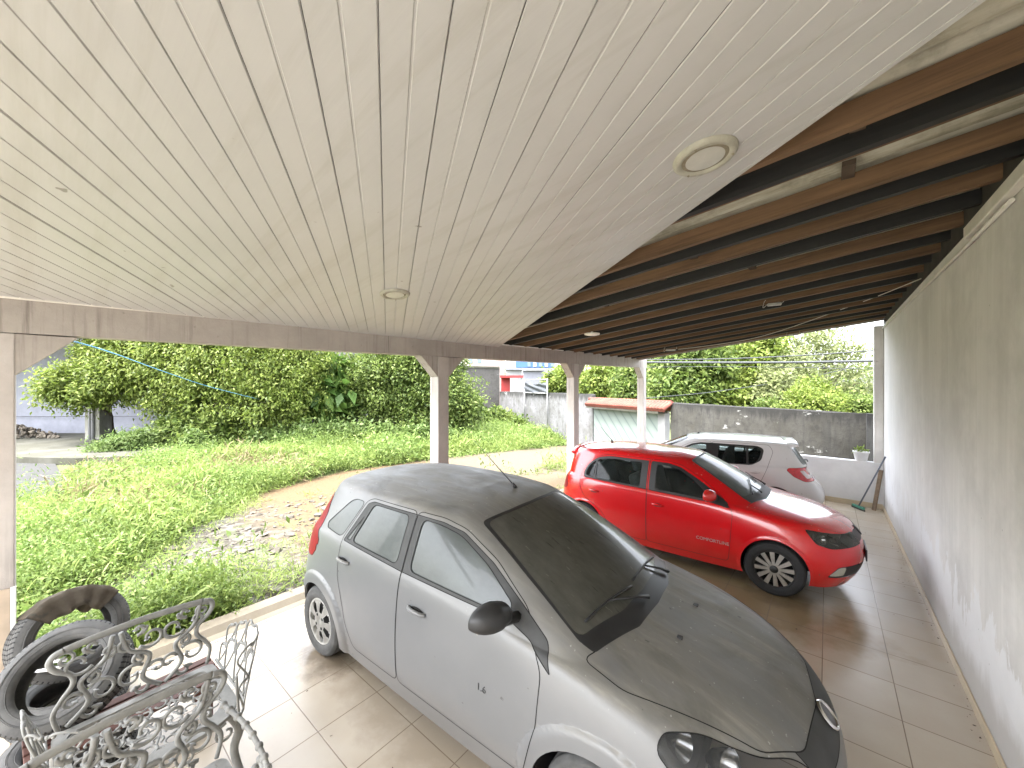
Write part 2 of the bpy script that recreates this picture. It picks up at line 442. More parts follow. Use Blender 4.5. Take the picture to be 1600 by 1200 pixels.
# beam
root = thing('concrete_beam', 'long grey concrete beam with dark rain streaks carrying the carport roof', 'beam', (BX(0), 0, 0))
bm = bmesh.new()
ys = np.linspace(-4, 11.02, 32)
def beam_sec(y):
    x = BX(y) - BX(0); zb = 2.815 + 0.0125 * y; zt = 3.085 + 0.0125 * y
    return [(x - 0.17, y, zb), (x, y, zb), (x, y, zt), (x - 0.17, y, zt)]
secs = [[bm.verts.new(p) for p in beam_sec(y)] for y in ys]
for a, b in zip(secs[:-1], secs[1:]):
    for i in range(4): bm.faces.new((a[i], a[(i + 1) % 4], b[(i + 1) % 4], b[i]))
bm.faces.new(secs[0][::-1]); bm.faces.new(secs[-1]); bmesh.ops.recalc_face_normals(bm, faces=bm.faces[:])
obj('beam_body', bm, M_CONC, root)
bm = bmesh.new(); tube(bm, [(BX(y) - BX(0) + 0.016, y, 3.072 + 0.0125 * y) for y in (-4, 0, 3, 4.6)], 0.016, 6); obj('ceiling_trim', bm, M_CHALK, root)
bm = bmesh.new(); tube(bm, [(BX(y) - BX(0) + 0.010, y, 3.075 + 0.0125 * y) for y in (4.62, 6.2, 6.9)], 0.010, 6)
obj('cable', bm, plain('white_cable', (0.7, 0.7, 0.68), 0.4), root)

def post(y, label, hl=True, hr=True, clad=False, w=0.2):
    x = BX(y); zb = 2.812 + 0.0125 * y
    r = thing('concrete_post', label, 'post', (x, y, 0), 0, 'posts along the open side of the carport')
    bm = bmesh.new(); box(bm, -0.185, 0.004, -w / 2, w / 2, 0 if y < 10 else -0.1, zb); bevel_all(bm, 0.008, 2); obj('shaft', bm, M_POST, r)
    for s, on in ((-1, hl), (1, hr)):
        if not on: continue
        bm = bmesh.new(); h = 0.30
        poly = [(s * w / 2 * 0.99, zb - h), (s * (w / 2 + h), zb - 0.002), (s * w / 2 * 0.99, zb - 0.002)]
        prism(bm, poly, 'x', -0.165, -0.002); obj('haunch', bm, M_CONC, r)
    if clad:
        bm = bmesh.new(); box(bm, 0.006, 0.018, -w / 2 - 0.004, w / 2 - 0.022, 0.002, 0.98); obj('tile_cladding', bm, plain('beige_cladding', (0.50, 0.41, 0.32), 0.4), r)
        bm = bmesh.new(); box(bm, 0.004, 0.02, w / 2 - 0.02, w / 2 + 0.006, 0.002, 0.985); bevel_all(bm, 0.003, 1); obj('corner_trim', bm, M_WHITE, r)
    return r
post(-0.245, 'leftmost concrete post of the carport, clad with beige tile low down', False, True, True, 0.22)
post(3.72, 'concrete post behind the grey car, under the middle of the beam')
post(7.30, 'concrete post behind the red car, in front of the tiled gate roof')
p4 = post(10.88, 'white end post where the beam meets the low parapet wall', True, False)

# roof sheet
k = NT('fibre_cement_sheet'); v = k.coords('Object'); k.set(Roughness=0.9)
a = k.noise(k.coords('Object', (0.7, 7, 1)), 1.4, 8, 0.72); b_ = k.noise(v, 2.4, 7, 0.7)
c = k.ramp(a, [(0.28, (0.20, 0.185, 0.135)), (0.50, (0.42, 0.40, 0.325)), (0.72, (0.57, 0.555, 0.48))])
c = k.mix(k.math('MULTIPLY', k.ramp(b_, [(0.5, 0.0), (0.72, 1.0)]), 0.7), c, (0.09, 0.08, 0.055))
k.color(c); k.bump(b_, 0.3, 0.01); M_SHEET = k.m
root = thing('roof_sheeting', 'stained corrugated grey roof sheeting above the bare rafters', 'roof', (0, 0, 0))
bm = bmesh.new(); ny = 560
ys = np.linspace(-2.4, 10.62, ny); rows = []
for y in ys:
    dz = 0.024 * math.sin(2 * PI * y / 0.177)
    rows.append([bm.verts.new((x, y, RZ(x) + 0.158 + dz)) for x in (-5.0, WX + 0.35)])
for p, q in zip(rows[:-1], rows[1:]): f = bm.faces.new((p[0], p[1], q[1], q[0])); f.smooth = True
obj('corrugated_sheet', bm, M_SHEET, root)
# sheet laps: short dark battens across the sheet
M_BAT = plain('old_batten', (0.07, 0.05, 0.035), 0.9, var=0.3)
for y0, y1, x in ((1.9, 2.1, 0.22), (2.5, 2.86, 0.12), (3.0, 3.4, 0.10), (3.5, 3.8, 0.13), (2.5, 2.84, -0.85), (3.5, 3.82, -0.95), (3.9, 4.2, -1.35), (4.3, 4.62, -2.2), (4.75, 5.0, -2.9), (4.35, 4.7, -.6), (5.25, 5.5, -1.9), (5.65, 5.9, -1.0), (6.1, 6.3, -2.4)):
    bm = bmesh.new(); box(bm, x - 0.033, x + 0.03, y0, y1, RZ(x) + 0.096, RZ(x) + 0.126); obj('batten', bm, M_BAT, root)

# rafters
def wood(name, lo, hi, rough=0.75):
    k = NT(name); k.set(Roughness=rough)
    oi = k.new('ShaderNodeObjectInfo')
    mp = k.coords('Object', (0.9, 9, 14)); ad = k.new('ShaderNodeVectorMath', operation='ADD'); k.link(mp, ad.inputs[0])
    cb = k.new('ShaderNodeCombineXYZ'); k.link(k.math('MULTIPLY', oi.outputs['Random'], 37.0), cb.inputs[0]); k.link(cb.outputs[0], ad.inputs[1])
    g = k.noise(ad.outputs[0], 1.6, 7, 0.65, 0.6); b2 = k.noise(ad.outputs[0], 0.5, 3, 0.5)
    c = k.ramp(g, [(0.3, lo), (0.7, hi)])
    c = k.mix(k.math('MULTIPLY', k.ramp(b2, [(0.45, 0.0), (0.7, 1.0)]), 0.5), c, tuple(x * 0.5 for x in lo))
    k.color(c); k.bump(g, 0.25, 0.006); return k.m
M_BROWN = wood('reddish_timber', (0.085, 0.047, 0.024), (0.205, 0.118, 0.060))
M_BLACK = wood('black_painted_timber', (0.006, 0.006, 0.006), (0.017, 0.0165, 0.016), 0.6)
raf = [(1.72, 'n', .11), (2.40, 'n', .12), (2.66, 'k', .12), (2.80, 'n', .07), (3.225, 'n', .115), (3.49, 'k', .115), (3.85, 'n', .11), (4.27, 'k', .11), (4.74, 'n', .11),
       (5.16, 'k', .10), (5.56, 'n', .10), (5.98, 'k', .10), (6.40, 'n', .10), (6.82, 'k', .10), (7.23, 'n', .10), (7.64, 'k', .10), (8.04, 'n', .10),
       (8.44, 'k', .10), (8.84, 'n', .10), (9.24, 'k', .10), (9.64, 'n', .10), (10.03, 'k', .10), (10.34, 'n', .10)]
ang = math.atan(0.118)
nbrown = nblack = 0
ORD = ['nearest', 'second', 'third', 'fourth', 'fifth', 'sixth', 'seventh', 'eighth', 'ninth', 'tenth', 'eleventh', 'twelfth', 'thirteenth']
for i, (y, kd, hgt) in enumerate(raf):
    L = (WX + 4.62) / math.cos(ang); yy = 0.0
    bm = bmesh.new(); w = 0.052
    n = 10
    for (xa, xb) in ((0, L),):
        vs = []
        for q in range(n + 1):
            x = xa + (xb - xa) * q / n
            jy = rnd.uniform(-1, 1) * 0.006; jz = rnd.uniform(-1, 1) * 0.003
            vs.append([bm.verts.new((x, jy + s * w / 2, zz + jz)) for s, zz in ((-1, 0.002), (1, 0.002), (1, hgt), (-1, hgt))])
        for p, q in zip(vs[:-1], vs[1:]):
            for e in range(4): bm.faces.new((p[e], p[(e + 1) % 4], q[(e + 1) % 4], q[e]))
        bm.faces.new(vs[0][::-1]); bm.faces.new(vs[-1])
    bmesh.ops.recalc_face_normals(bm, faces=bm.faces[:])
    top = 0.122 - hgt
    o = obj('roof_rafter', bm, M_BROWN if kd == 'n' else M_BLACK)
    o.location = (-4.60, y, RZ(-4.60) + top); o.rotation_euler = (0, -ang, 0)
    if kd == 'n':
        lab = ORD[nbrown] + ' brown timber rafter under the roof sheeting, counted from the front'; nbrown += 1
    else:
        lab = ORD[nblack] + ' black timber rafter under the roof sheeting, counted from the front'; nblack += 1
    tag(o, lab, 'rafter', 'rafters under the carport roof')
bm = bmesh.new(); box(bm, 0, (WX + 4.7) / math.cos(ang), 0, 0.02, 0, 0.16)
o = obj('eave_board', bm, plain('grey_eave', (0.30, 0.27, 0.23), 0.8, var=0.25)); o.location = (-4.70, 10.46, RZ(-4.70) - 0.002); o.rotation_euler = (0, -ang, 0)
tag(o, 'thin grey board edging the roof above the parapet wall', 'eave board')

# PVC ceiling: boards run diagonally, in the roof slope
M_PVC = None
k = NT('white_pvc'); v = k.coords('Object'); k.set(Roughness=0.38)
k.b.inputs['Specular IOR Level'].default_value = 0.45
n = k.noise(v, 0.9, 6, 0.6); c = k.ramp(n, [(0.3, (0.405, 0.402, 0.396)), (0.7, (0.455, 0.452, 0.448))])
sm = k.noise(k.coords('Object', (0.5, 6, 1)), 1.0, 6, 0.7); c = k.mix(k.math('MULTIPLY', k.ramp(sm, [(0.50, 0.0), (0.72, 1.0)]), 0.35), c, (0.27, 0.245, 0.20))
sp_ = k.ramp(k.noise(v, 11, 2, 0.4), [(0.765, 0.0), (0.785, 1.0)]); c = k.mix(k.math('MULTIPLY', sp_, 0.7), c, (0.12, 0.10, 0.08))
k.color(c); k.bump(k.noise(k.coords('Object', (0.3, 30, 1)), 1.0, 3), 0.06, 0.01); M_PVC = k.m
M_GAP = plain('dark_gap', (0.075, 0.072, 0.068), 0.9, var=.6, scale=2.5)
root = thing('pvc_ceiling', 'white tongue and groove plastic ceiling running diagonally above the cars', 'ceiling', (0, 0, 0))
def CZ(x): return RZ(x) - 0.022
E0, E1 = Vector((0.37, 1.87)), Vector((-4.09, 4.73))
dirb = (E1 - E0).normalized(); perp = Vector((dirb.y, -dirb.x))        # towards the camera side
if perp.y > 0: perp = -perp
bm = bmesh.new(); bmg = bmesh.new()
PW = 0.2
def clip_line(off, xl, xr):
    """end points of the line at perpendicular offset off, clipped to BX < x < WX"""
    c0 = E0 + perp * off
    t1 = (xr - c0.x) / dirb.x
    # left: x = BX(y)
    t0 = (c0.x - (-4.53 + 0.046 * c0.y)) / (0.046 * dirb.y - dirb.x)
    return c0 + dirb * t1, c0 + dirb * t0
prof = [(0.0, 0.006), (0.004, 0.0), (0.094, 0.0), (0.097, 0.0035), (0.103, 0.0035), (0.106, 0.0), (0.196, 0.0), (0.1985, 0.006)]
for i in range(24):
    o0 = i * PW
    sag = rnd.uniform(-1, 1) * 0.0015; tilt = rnd.uniform(-1, 1) * 0.002
    wide = 0.006 if i in (16, 19) else 0.0
    pts = []
    nseg = 6
    for du, dz in prof:
        u = o0 + du - (wide if du > 0.15 else 0)
        a, b = clip_line(u, 0, WX - 0.02)
        row = []
        for s in range(nseg + 1):
            p = a.lerp(b, s / nseg)
            row.append(bm.verts.new((p.x, p.y, CZ(p.x) + dz + sag + tilt * (du / PW - 0.5))))
        pts.append(row)
    for r0, r1 in zip(pts[:-1], pts[1:]):
        for s in range(nseg): bm.faces.new((r0[s], r0[s + 1], r1[s + 1], r1[s]))
bmesh.ops.recalc_face_normals(bm, faces=bm.faces[:])
if sum(f.normal.z for f in bm.faces) > 0: bmesh.ops.reverse_faces(bm, faces=bm.faces[:])
obj('ceiling_board', bm, M_PVC, root).name = 'ceiling_boards'
a, b = clip_line(0.0, 0, WX - 0.02); c_, d_ = clip_line(24 * PW, 0, WX - 0.02)
bm = bmesh.new(); bm.faces.new([bm.verts.new((p.x, p.y, CZ(p.x) + 0.016)) for p in (a, b, d_, c_)])
obj('backing', bm, M_GAP, root)
bm = bmesh.new()
hexa(bm, [(p.x + q.x, p.y + q.y, CZ(p.x) + z) for z in (-0.003, 0.018) for p, q in ((a, perp * 0.012), (b, perp * 0.012), (b, perp * -0.012), (a, perp * -0.012))])
bmesh.ops.recalc_face_normals(bm, faces=bm.faces[:])
obj('edge_trim', bm, M_PVC, root)

# ceiling lamps (unlit)
M_RIM = plain('yellowed_lamp_rim', (0.36, 0.345, 0.285), 0.45, var=0.2, scale=14)
M_DIFF = plain('frosted_diffuser', (0.46, 0.46, 0.42), 0.3, var=0.1, scale=10)
M_DIRT = plain('lamp_grime', (0.24, 0.21, 0.15), 0.9, var=0.3, scale=20)
def lamp(p, r, label):
    t = thing('ceiling_lamp', label, 'lamp', p, 0, 'round lamps under the carport roof')
    t.rotation_euler = (0, -ang, 0)
    bm = bmesh.new(); lathe(bm, [(r * 0.72, -0.012), (r * 0.76, -0.022), (r * 0.9, -0.022), (r * 0.985, -0.010), (r, 0.0)], 40); bmesh.ops.recalc_face_normals(bm, faces=bm.faces[:]); obj('rim', bm, M_RIM, t)
    bm = bmesh.new(); lathe(bm, [(0.001, -0.020), (r * 0.3, -0.019), (r * 0.6, -0.016)], 40); obj('diffuser', bm, M_DIFF, t)
    bm = bmesh.new(); lathe(bm, [(r * 0.6, -0.015), (r * 0.725, -0.011)], 40); obj('dirt_ring', bm, M_DIRT, t)
    for a in (0.4, 2.5, 4.6):
        bm = bmesh.new(); lathe(bm, [(0.001, -0.028), (0.004, -0.028), (0.006, -0.022)], 8, Matrix.Translation((r * 0.83 * math.cos(a), r * 0.83 * math.sin(a), 0))); obj('screw', bm, M_DIRT, t)
    return t
lamp((-0.46, 2.03, CZ(-0.46)), 0.145, 'largest round recessed ceiling lamp, near the edge of the white ceiling')
lamp((-2.96, 1.97, CZ(-2.96)), 0.13, 'round recessed ceiling lamp above the grey car roof')
t = thing('lamp_disc', 'white disc lamp hanging under the dark rafters near the beam', 'lamp', (-2.88, 5.50, RZ(-2.88) - 0.02), 0, 'round lamps under the carport roof')
bm = bmesh.new(); lathe(bm, [(0.001, -0.03), (0.08, -0.028), (0.118, -0.018), (0.122, 0.0), (0.02, 0.004)], 32); obj('disc', bm, plain('white_plastic', (0.75, 0.74, 0.7), 0.4), t)
bm = bmesh.new(); tube(bm, [(0, 0, 0), (0.0, 0, 0.03)], 0.02, 8); obj('socket', bm, M_WHITE, t)

# lamp holders and the slack cable
M_CAB = plain('grey_cable', (0.45, 0.43, 0.38), 0.6)
def junction(p, label, fl=0.16):
    t = thing('lamp_holder', label, 'lamp holder', p, 0.2, 'bare lamp holders wired to the rafters')
    bm = bmesh.new(); box(bm, -fl / 2, fl / 2, -0.03, 0.03, -0.035, 0.0); bevel_all(bm, 0.008, 2); obj('holder_body', bm, plain('dusty_plastic', (0.45, 0.45, 0.42), 0.6, var=0.2, scale=20), t)
    bm = bmesh.new(); tube(bm, smooth_curve([(-fl / 2, 0, -0.01), (-fl / 2 - 0.05, 0.02, -0.05), (-fl / 2 - 0.04, 0.0, 0.02), (-fl / 2 - 0.02, 0, 0.05)], 5), 0.004, 5); obj('wire', bm, M_CAB, t)
    bm = bmesh.new(); tube(bm, smooth_curve([(fl / 2, 0, -0.01), (fl / 2 + 0.03, 0.02, 0.02), (fl / 2 + 0.02, 0.0, 0.05)], 5), 0.004, 5); obj('wire', bm, M_CAB, t)
q = at(1210, 453, 5.3); junction((q.x, q.y, RZ(q.x) + 0.02), 'bare lamp holder on a rafter beside the slack cable, nearest of three')
q = at(1240, 508, 8.3); junction((q.x, q.y, RZ(q.x)), 'bare lamp holder under the last rafters above the parapet')
q = at(1048, 546, 8.9); junction((q.x, q.y, RZ(q.x) - 0.01), 'bare lamp holder where the slack cable ends near the beam', 0.2)
p0 = at(1452, 434, 4.35); p0.x = WX - 0.03; p1 = at(1330, 478, 6.2); p2 = at(1180, 528, 7.7); p3 = at(1060, 546, 8.8)
bm = bmesh.new(); tube(bm, smooth_curve([p0, p1, p2, p3], 10), 0.006, 6)
tag(obj('slack_cable', bm, plain('pale_cable', (0.55, 0.52, 0.45), 0.5)), 'slack pale cable strung across under the rafters from the side wall', 'cable')
# ------------------------------------------------------------------ setting: yard
rs = np.random.RandomState(11)
PATH = [((-5.9, -0.2), .35), ((-6.7, 1.1), .75), ((-7.7, 2.4), 1.15), ((-9.2, 3.8), 1.15), ((-9.7, 5.5), 1.25), ((-8.9, 8.2), 1.6), ((-8.4, 11.0), 1.7), ((-9.2, 16.4), 1.5)]
def path_d(x, y):
    """signed distance to the edge of the dirt drive (negative inside); numpy arrays"""
    best = np.full(np.shape(x), 1e9)
    for (a, wa), (b, wb) in zip(PATH[:-1], PATH[1:]):
        ax, ay = a; bx, by = b; dx, dy = bx - ax, by - ay
        t = np.clip(((x - ax) * dx + (y - ay) * dy) / (dx * dx + dy * dy), 0, 1)
        d = np.hypot(x - ax - t * dx, y - ay - t * dy) - (wa + (wb - wa) * t)
        best = np.minimum(best, d)
    return best
def vnoise(x, y, s, seed=0):
    """cheap smooth noise"""
    r = np.random.RandomState(seed); o = 0
    for k in range(5):
        a = r.rand() * 6.28; f = s * (0.7 + 0.9 * r.rand()); p = r.rand() * 6.28
        o = o + np.sin((x * np.cos(a) + y * np.sin(a)) * f + p + 1.3 * np.sin((x * np.sin(a) - y * np.cos(a)) * f * .7 + p * 2))
    return o / 5
def ground_z(x, y):
    x = np.asarray(x, float); y = np.asarray(y, float)
    z = -0.07 + 0.03 * vnoise(x, y, 1.1, 3)
    z = z - 0.62 * np.exp(-(((x + 9.5) / 6.0) ** 2 + ((y - 17.5) / 5.0) ** 2))
    z = z + 0.10 * np.clip(path_d(x, y) / 1.5, 0, 1) * (x < -5.2)
    return np.where(y > 24, -0.5, z)
k = NT('yard_soil'); v = k.coords('Object'); k.set(Roughness=0.95)
at_ = k.new('ShaderNodeAttribute'); at_.attribute_name = 'cover'
sp = k.new('ShaderNodeSeparateColor'); k.link(at_.outputs['Color'], sp.inputs[0])
n1 = k.noise(v, 1.6, 8, 0.7); n2 = k.noise(v, 14, 6, 0.7)
vo = k.new('ShaderNodeTexVoronoi'); vo.inputs['Scale'].default_value = 11.0; k.link(v, vo.inputs['Vector'])
soil = k.ramp(n1, [(0.3, (0.050, 0.036, 0.020)), (0.7, (0.10, 0.075, 0.042))])
weed = k.ramp(n2, [(0.35, (0.040, 0.058, 0.014)), (0.65, (0.085, 0.12, 0.028))])
soil = k.mix(k.ramp(n1, [(0.40, 0.25), (0.60, 0.95)]), soil, weed)
sand = k.ramp(n2, [(0.3, (0.070, 0.044, 0.018)), (0.7, (0.105, 0.068, 0.030))])
grav = k.ramp(vo.outputs['Color'], [(0.15, (0.030, 0.025, 0.018)), (0.5, (0.055, 0.048, 0.037)), (0.9, (0.105, 0.10, 0.092))])
grav = k.mix(k.ramp(n1, [(0.5, 0.0), (0.68, 0.85)]), grav, weed)
dr = k.mix(sp.outputs[1], sand, grav); dr = k.mix(sp.outputs[2], dr, (0.085, 0.070, 0.046))
edge = k.math('ADD', sp.outputs[0], k.math('MULTIPLY', k.math('SUBTRACT', k.noise(v, 2.5, 7, 0.7), 0.5), 0.9))
k.color(k.mix(k.ramp(edge, [(0.40, 0.0), (0.62, 1.0)]), soil, dr)); k.bump(n2, 0.6, 0.03); M_SOIL = k.m
gx = np.concatenate([np.linspace(-120, -30, 16), np.linspace(-29, -4.62, 110), [-2, 4], np.linspace(6, 120, 14)])
gy = np.concatenate([np.linspace(-80, -7, 12), np.linspace(-6, 23, 130), np.linspace(24, 200, 22)])
X, Y = np.meshgrid(gx, gy); Zg = ground_z(X, Y); Zg = np.where((X > -4.7) & (Y < 11.4), -0.3, Zg)
me = bpy.data.meshes.new('ground'); nx, nyy = len(gx), len(gy)
F = [(j * nx + i, j * nx + i + 1, (j + 1) * nx + i + 1, (j + 1) * nx + i) for j in range(nyy - 1) for i in range(nx - 1)]
me.from_pydata(np.stack([X, Y, Zg], -1).reshape(-1, 3).tolist(), [], F)
ca = me.color_attributes.new('cover', 'FLOAT_COLOR', 'POINT')
pd = path_d(X, Y); pd = np.where((X > -9.2) & (Y > 1.4) & (Y < 14), np.minimum(pd, -.30), pd); inside_ = np.clip(0.5 - pd / 0.9, 0, 1)
gravel = np.clip((3.3 - Y) / 1.2, 0, 1); pale = np.clip((Y - 7.0) / 2.0, 0, 1) * .8
ca.data.foreach_set('color', np.stack([inside_, gravel, pale, np.ones_like(pd)], -1).astype(np.float32).ravel())
o = obj('ground', me, M_SOIL, None, True); tag(o, kind='structure')

# concrete pads by the neighbouring house
M_PAD = mat_concrete('mossy_concrete_pad', (0.045, 0.044, 0.030), 0.8, 0.05, (0.05, 0.055, 0.03))
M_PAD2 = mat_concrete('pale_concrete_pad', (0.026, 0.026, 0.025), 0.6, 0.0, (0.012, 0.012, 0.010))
def pad(name, pts, z0, z1, mat):
    bm = bmesh.new(); prism(bm, [(p.x, p.y) for p in pts], 'z', z0, z1); return tag(obj(name, bm, mat), kind='structure')
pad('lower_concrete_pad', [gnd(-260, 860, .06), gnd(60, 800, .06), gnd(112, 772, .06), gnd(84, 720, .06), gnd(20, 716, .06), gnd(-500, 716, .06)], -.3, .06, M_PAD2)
pad('upper_concrete_pad', [gnd(-500, 714, .24), gnd(20, 714, .24), gnd(118, 716, .24), gnd(300, 708, .24), gnd(330, 684, .24), gnd(200, 675, .24), gnd(-500, 672, .24)], -.3, .24, M_PAD)

bm = bmesh.new(); box(bm, -4.5, 6, -16, -4.02, -.3, -.02)  # unseen paving added behind the camera to bounce light inside
tag(obj('bounce_paving', bm, mat_concrete('pale_bounce_paving', (0.26, 0.25, 0.23), .2)), kind='structure')
# neighbouring house wall
M_OUTW = plain('weathered_white_paint', (0.26, 0.26, 0.265), .8, var=.12, scale=2)
M_LAV = mat_concrete('pale_lavender_paint', (0.235, 0.24, 0.275), 0.25, 0.0, (0.22, 0.22, 0.22))
root = thing('white_house', 'pale painted house wall standing behind the overgrown trees', 'house')
pa, pb = at(-420, 640, 17.4), at(492, 640, 18.2)
def wall_seg(bm, a, b, z0, z1, th=0.2, back=FWD):
    n = Vector((-(b - a).y, (b - a).x, 0)).normalized()
    if n.dot(FWD) < 0: n = -n
    q = n * th
    hexa(bm, [(a.x, a.y, z0), (b.x, b.y, z0), (b.x + q.x, b.y + q.y, z0), (a.x + q.x, a.y + q.y, z0), (a.x, a.y, z1), (b.x, b.y, z1), (b.x + q.x, b.y + q.y, z1), (a.x + q.x, a.y + q.y, z1)])
    bmesh.ops.recalc_face_normals(bm, faces=bm.faces[:])
bm = bmesh.new(); wall_seg(bm, pa, pb, -.1, 6.2, .25); obj('wall', bm, M_LAV, root)
bm = bmesh.new(); wall_seg(bm, pa - FWD * .03, at(215, 640, 17.75) - FWD * .03, 1.02, 1.035, .02); obj('groove_line', bm, M_DARK, root)
bm = bmesh.new(); wall_seg(bm, pa - FWD * 3.6 + RGT * -.3, at(330, 640, 17.9) - FWD * 3.6 + RGT * .3, 4.62, 4.8, 3.58); obj('added_shade_slab', bm, M_PAD, root)  # unseen slab added to shade the house wall and pads
for px_, w_ in ((408, .5), (462, .7)):
    c = at(px_, 640, 17.9); bm = bmesh.new(); wall_seg(bm, c - RGT * w_ / 2 - FWD * .10, c + RGT * w_ / 2 - FWD * .10, -.05, 1.05, .12); obj('doorway', bm, M_DARK, root)
c = at(440, 640, 17.6); bm = bmesh.new(); wall_seg(bm, c - RGT * .28 - FWD * .2, c + RGT * .28 - FWD * .2, -.1, 2.6, .3); obj('pilaster', bm, M_OUTW, root)
# mossy column and pipes
p = at(154, 640, 15.9); root = thing('mossy_column', 'dark mossy concrete column under the leaning tree', 'column', (p.x, p.y, .24))
bm = bmesh.new(); box(bm, -.30, .30, -.25, .25, 0, 4.37, M=Matrix.Rotation(YAW, 4, 'Z')); bevel_all(bm, .02, 2); obj('shaft', bm, mat_concrete('mossy_column_concrete', (0.11, 0.11, 0.085), 1.0, .2, (.02, .025, .012)), root)
p = at(140, 640, 15.6); root = thing('drain_pipes', 'pair of thin white pipes standing beside the mossy column', 'pipes', (p.x, p.y, .24))
for dx, tilt in ((0, .01), (.12, -.015)):
    bm = bmesh.new(); tube(bm, [(dx * RGT.x, dx * RGT.y, 0), (dx * RGT.x + tilt, dx * RGT.y, 3.2)], .045, 10); obj('pipe', bm, M_OUTW, root)
# rubble
bm = bmesh.new()
for i in range(150):
    u = rnd.random(); q = at(-40 + 130 * u, 676, 16.4 + rnd.uniform(-.5, .5)); h = max(0, .55 * (1 - abs(u - .45) * 1.7)) * rnd.random()
    r_ = bmesh.ops.create_icosphere(bm, subdivisions=1, radius=rnd.uniform(.06, .17), matrix=Matrix.Translation((q.x, q.y, .26 + h)) @ Matrix.Rotation(rnd.random() * 3, 4, 'X') @ Matrix.Diagonal((1, .8, .55, 1)))
    for vv in r_['verts']: vv.co += Vector((rnd.uniform(-1, 1), rnd.uniform(-1, 1), rnd.uniform(-1, 1))) * .03
tag(obj('rubble_heap', bm, plain('rubble', (0.13, 0.11, 0.085), .95, var=.4, scale=3, bump=.4)), kind='stuff')

# stones scattered over the gravel part of the drive
bm = bmesh.new()
for i in range(900):
    x, y = rnd.uniform(-9.0, -5.2), rnd.uniform(.2, 4.2)
    if float(path_d(np.array(x), np.array(y))) > .1 or rnd.random() < .25: continue
    s = rnd.uniform(.012, .035) if rnd.random() < .88 else rnd.uniform(.04, .09)
    r_ = bmesh.ops.create_icosphere(bm, subdivisions=1, radius=s, matrix=Matrix.Translation((x, y, float(ground_z(x, y)) + s * .2)) @ Matrix.Rotation(rnd.random() * 6, 4, 'Z') @ Matrix.Diagonal((1.3, .9, .5, 1)))
    for vv in r_['verts']: vv.co += Vector((rnd.uniform(-1, 1), rnd.uniform(-1, 1), rnd.uniform(-1, 1))) * s * .3
tag(obj('gravel_stones', bm, plain('pale_stone', (0.080, 0.070, 0.056), .9, var=.45, scale=3)), kind='stuff')

# ------------------------------------------------------------------ weeds and grass
L_WEED = leaf_mat('weed_leaf', (0.080, 0.135, 0.028), (0.155, 0.230, 0.056), (0.262, 0.335, 0.110), .45)
L_LIGHT = leaf_mat('light_creeper_leaf', (0.060, 0.096, 0.014), (0.145, 0.198, 0.034), (0.275, 0.320, 0.085), .45)
L_MID = leaf_mat('mid_green_leaf', (0.040, 0.072, 0.013), (0.105, 0.155, 0.032), (0.215, 0.265, 0.075), .45)
L_DEEP = leaf_mat('deep_green_leaf', (0.040, 0.090, 0.018), (0.090, 0.165, 0.034), (0.160, 0.255, 0.060), .45)
L_GREY = leaf_mat('grey_green_leaf', (0.093, 0.116, 0.046), (0.178, 0.209, 0.085), (0.287, 0.310, 0.147), .45)
L_FERN = leaf_mat('blue_green_leaf', (0.055, 0.100, 0.022), (0.115, 0.172, 0.046), (0.190, 0.250, 0.090), .45)
L_GRASS = leaf_mat('grass_blade', (0.115, 0.172, 0.034), (0.200, 0.268, 0.065), (0.305, 0.362, 0.124), .45)
L_DRY = leaf_mat('dry_straw', (0.105, 0.080, 0.038), (0.170, 0.130, 0.068), (0.240, 0.190, 0.105), .2)
def weeds(name, mat, n, xr, yr, hgt, size, clump_s=.9, aspect=.42, keep=None, seed=1, per=26, spread=.13):
    r = np.random.RandomState(seed); nc = n // per
    x = r.uniform(*xr, nc * 3); y = r.uniform(*yr, nc * 3)
    dens = vnoise(x, y, clump_s, seed) + .25 * r.randn(len(x))
    ok = keep(x, y, dens); x, y, dens = x[ok][:nc], y[ok][:nc], dens[ok][:nc]
    z = ground_z(x, y); H = hgt * np.clip(.55 + 1.0 * vnoise(x, y, 1.5, seed + 9) + .35 * r.randn(len(x)), .10, 2.0)
    m = len(x); base = np.repeat(np.stack([x, y, z], 1), per, 0); Hh = np.repeat(H, per)
    t = r.rand(m * per) ** .7; off = r.randn(m * per, 3) * spread; off[:, 2] = 0
    pos = base + off * (0.35 + t)[:, None]; pos[:, 2] += t * Hh
    sz = size * (.6 + .8 * r.rand(m * per))
    return tag(obj(name, leaf_mesh(name, pos, sz, r, aspect, -.25, .6), mat), kind='stuff')
yard = lambda x, y: (x < -5.05 + .017 * y)
bare = lambda x, y, d: ((y > 4.6) & (y < 13.5) & (x > -9.2) & (d < .75)) | ((y > 1.25) & (y <= 4.6) & (x > -8.2) & (d < .45))
def k_near(x, y, d): return yard(x, y) & (path_d(x, y) > .05 - .3 * (d > .5)) & (d > -.30) & (y < 1.35 + .35 * d)
weeds('weeds', L_WEED, 130000, (-8.6, -4.9), (-3.0, 1.9), .55, .044, 1.4, .40, k_near, 1)
weeds('grass', L_GRASS, 30000, (-9.5, -4.9), (-2.5, 4.6), .16, .10, 1.2, .12, lambda x, y, d: yard(x, y) & (path_d(x, y) > -.5 + .35 * (d < 0)) & ((y < 1.3) | (d > .28)), 2, 18, .10)
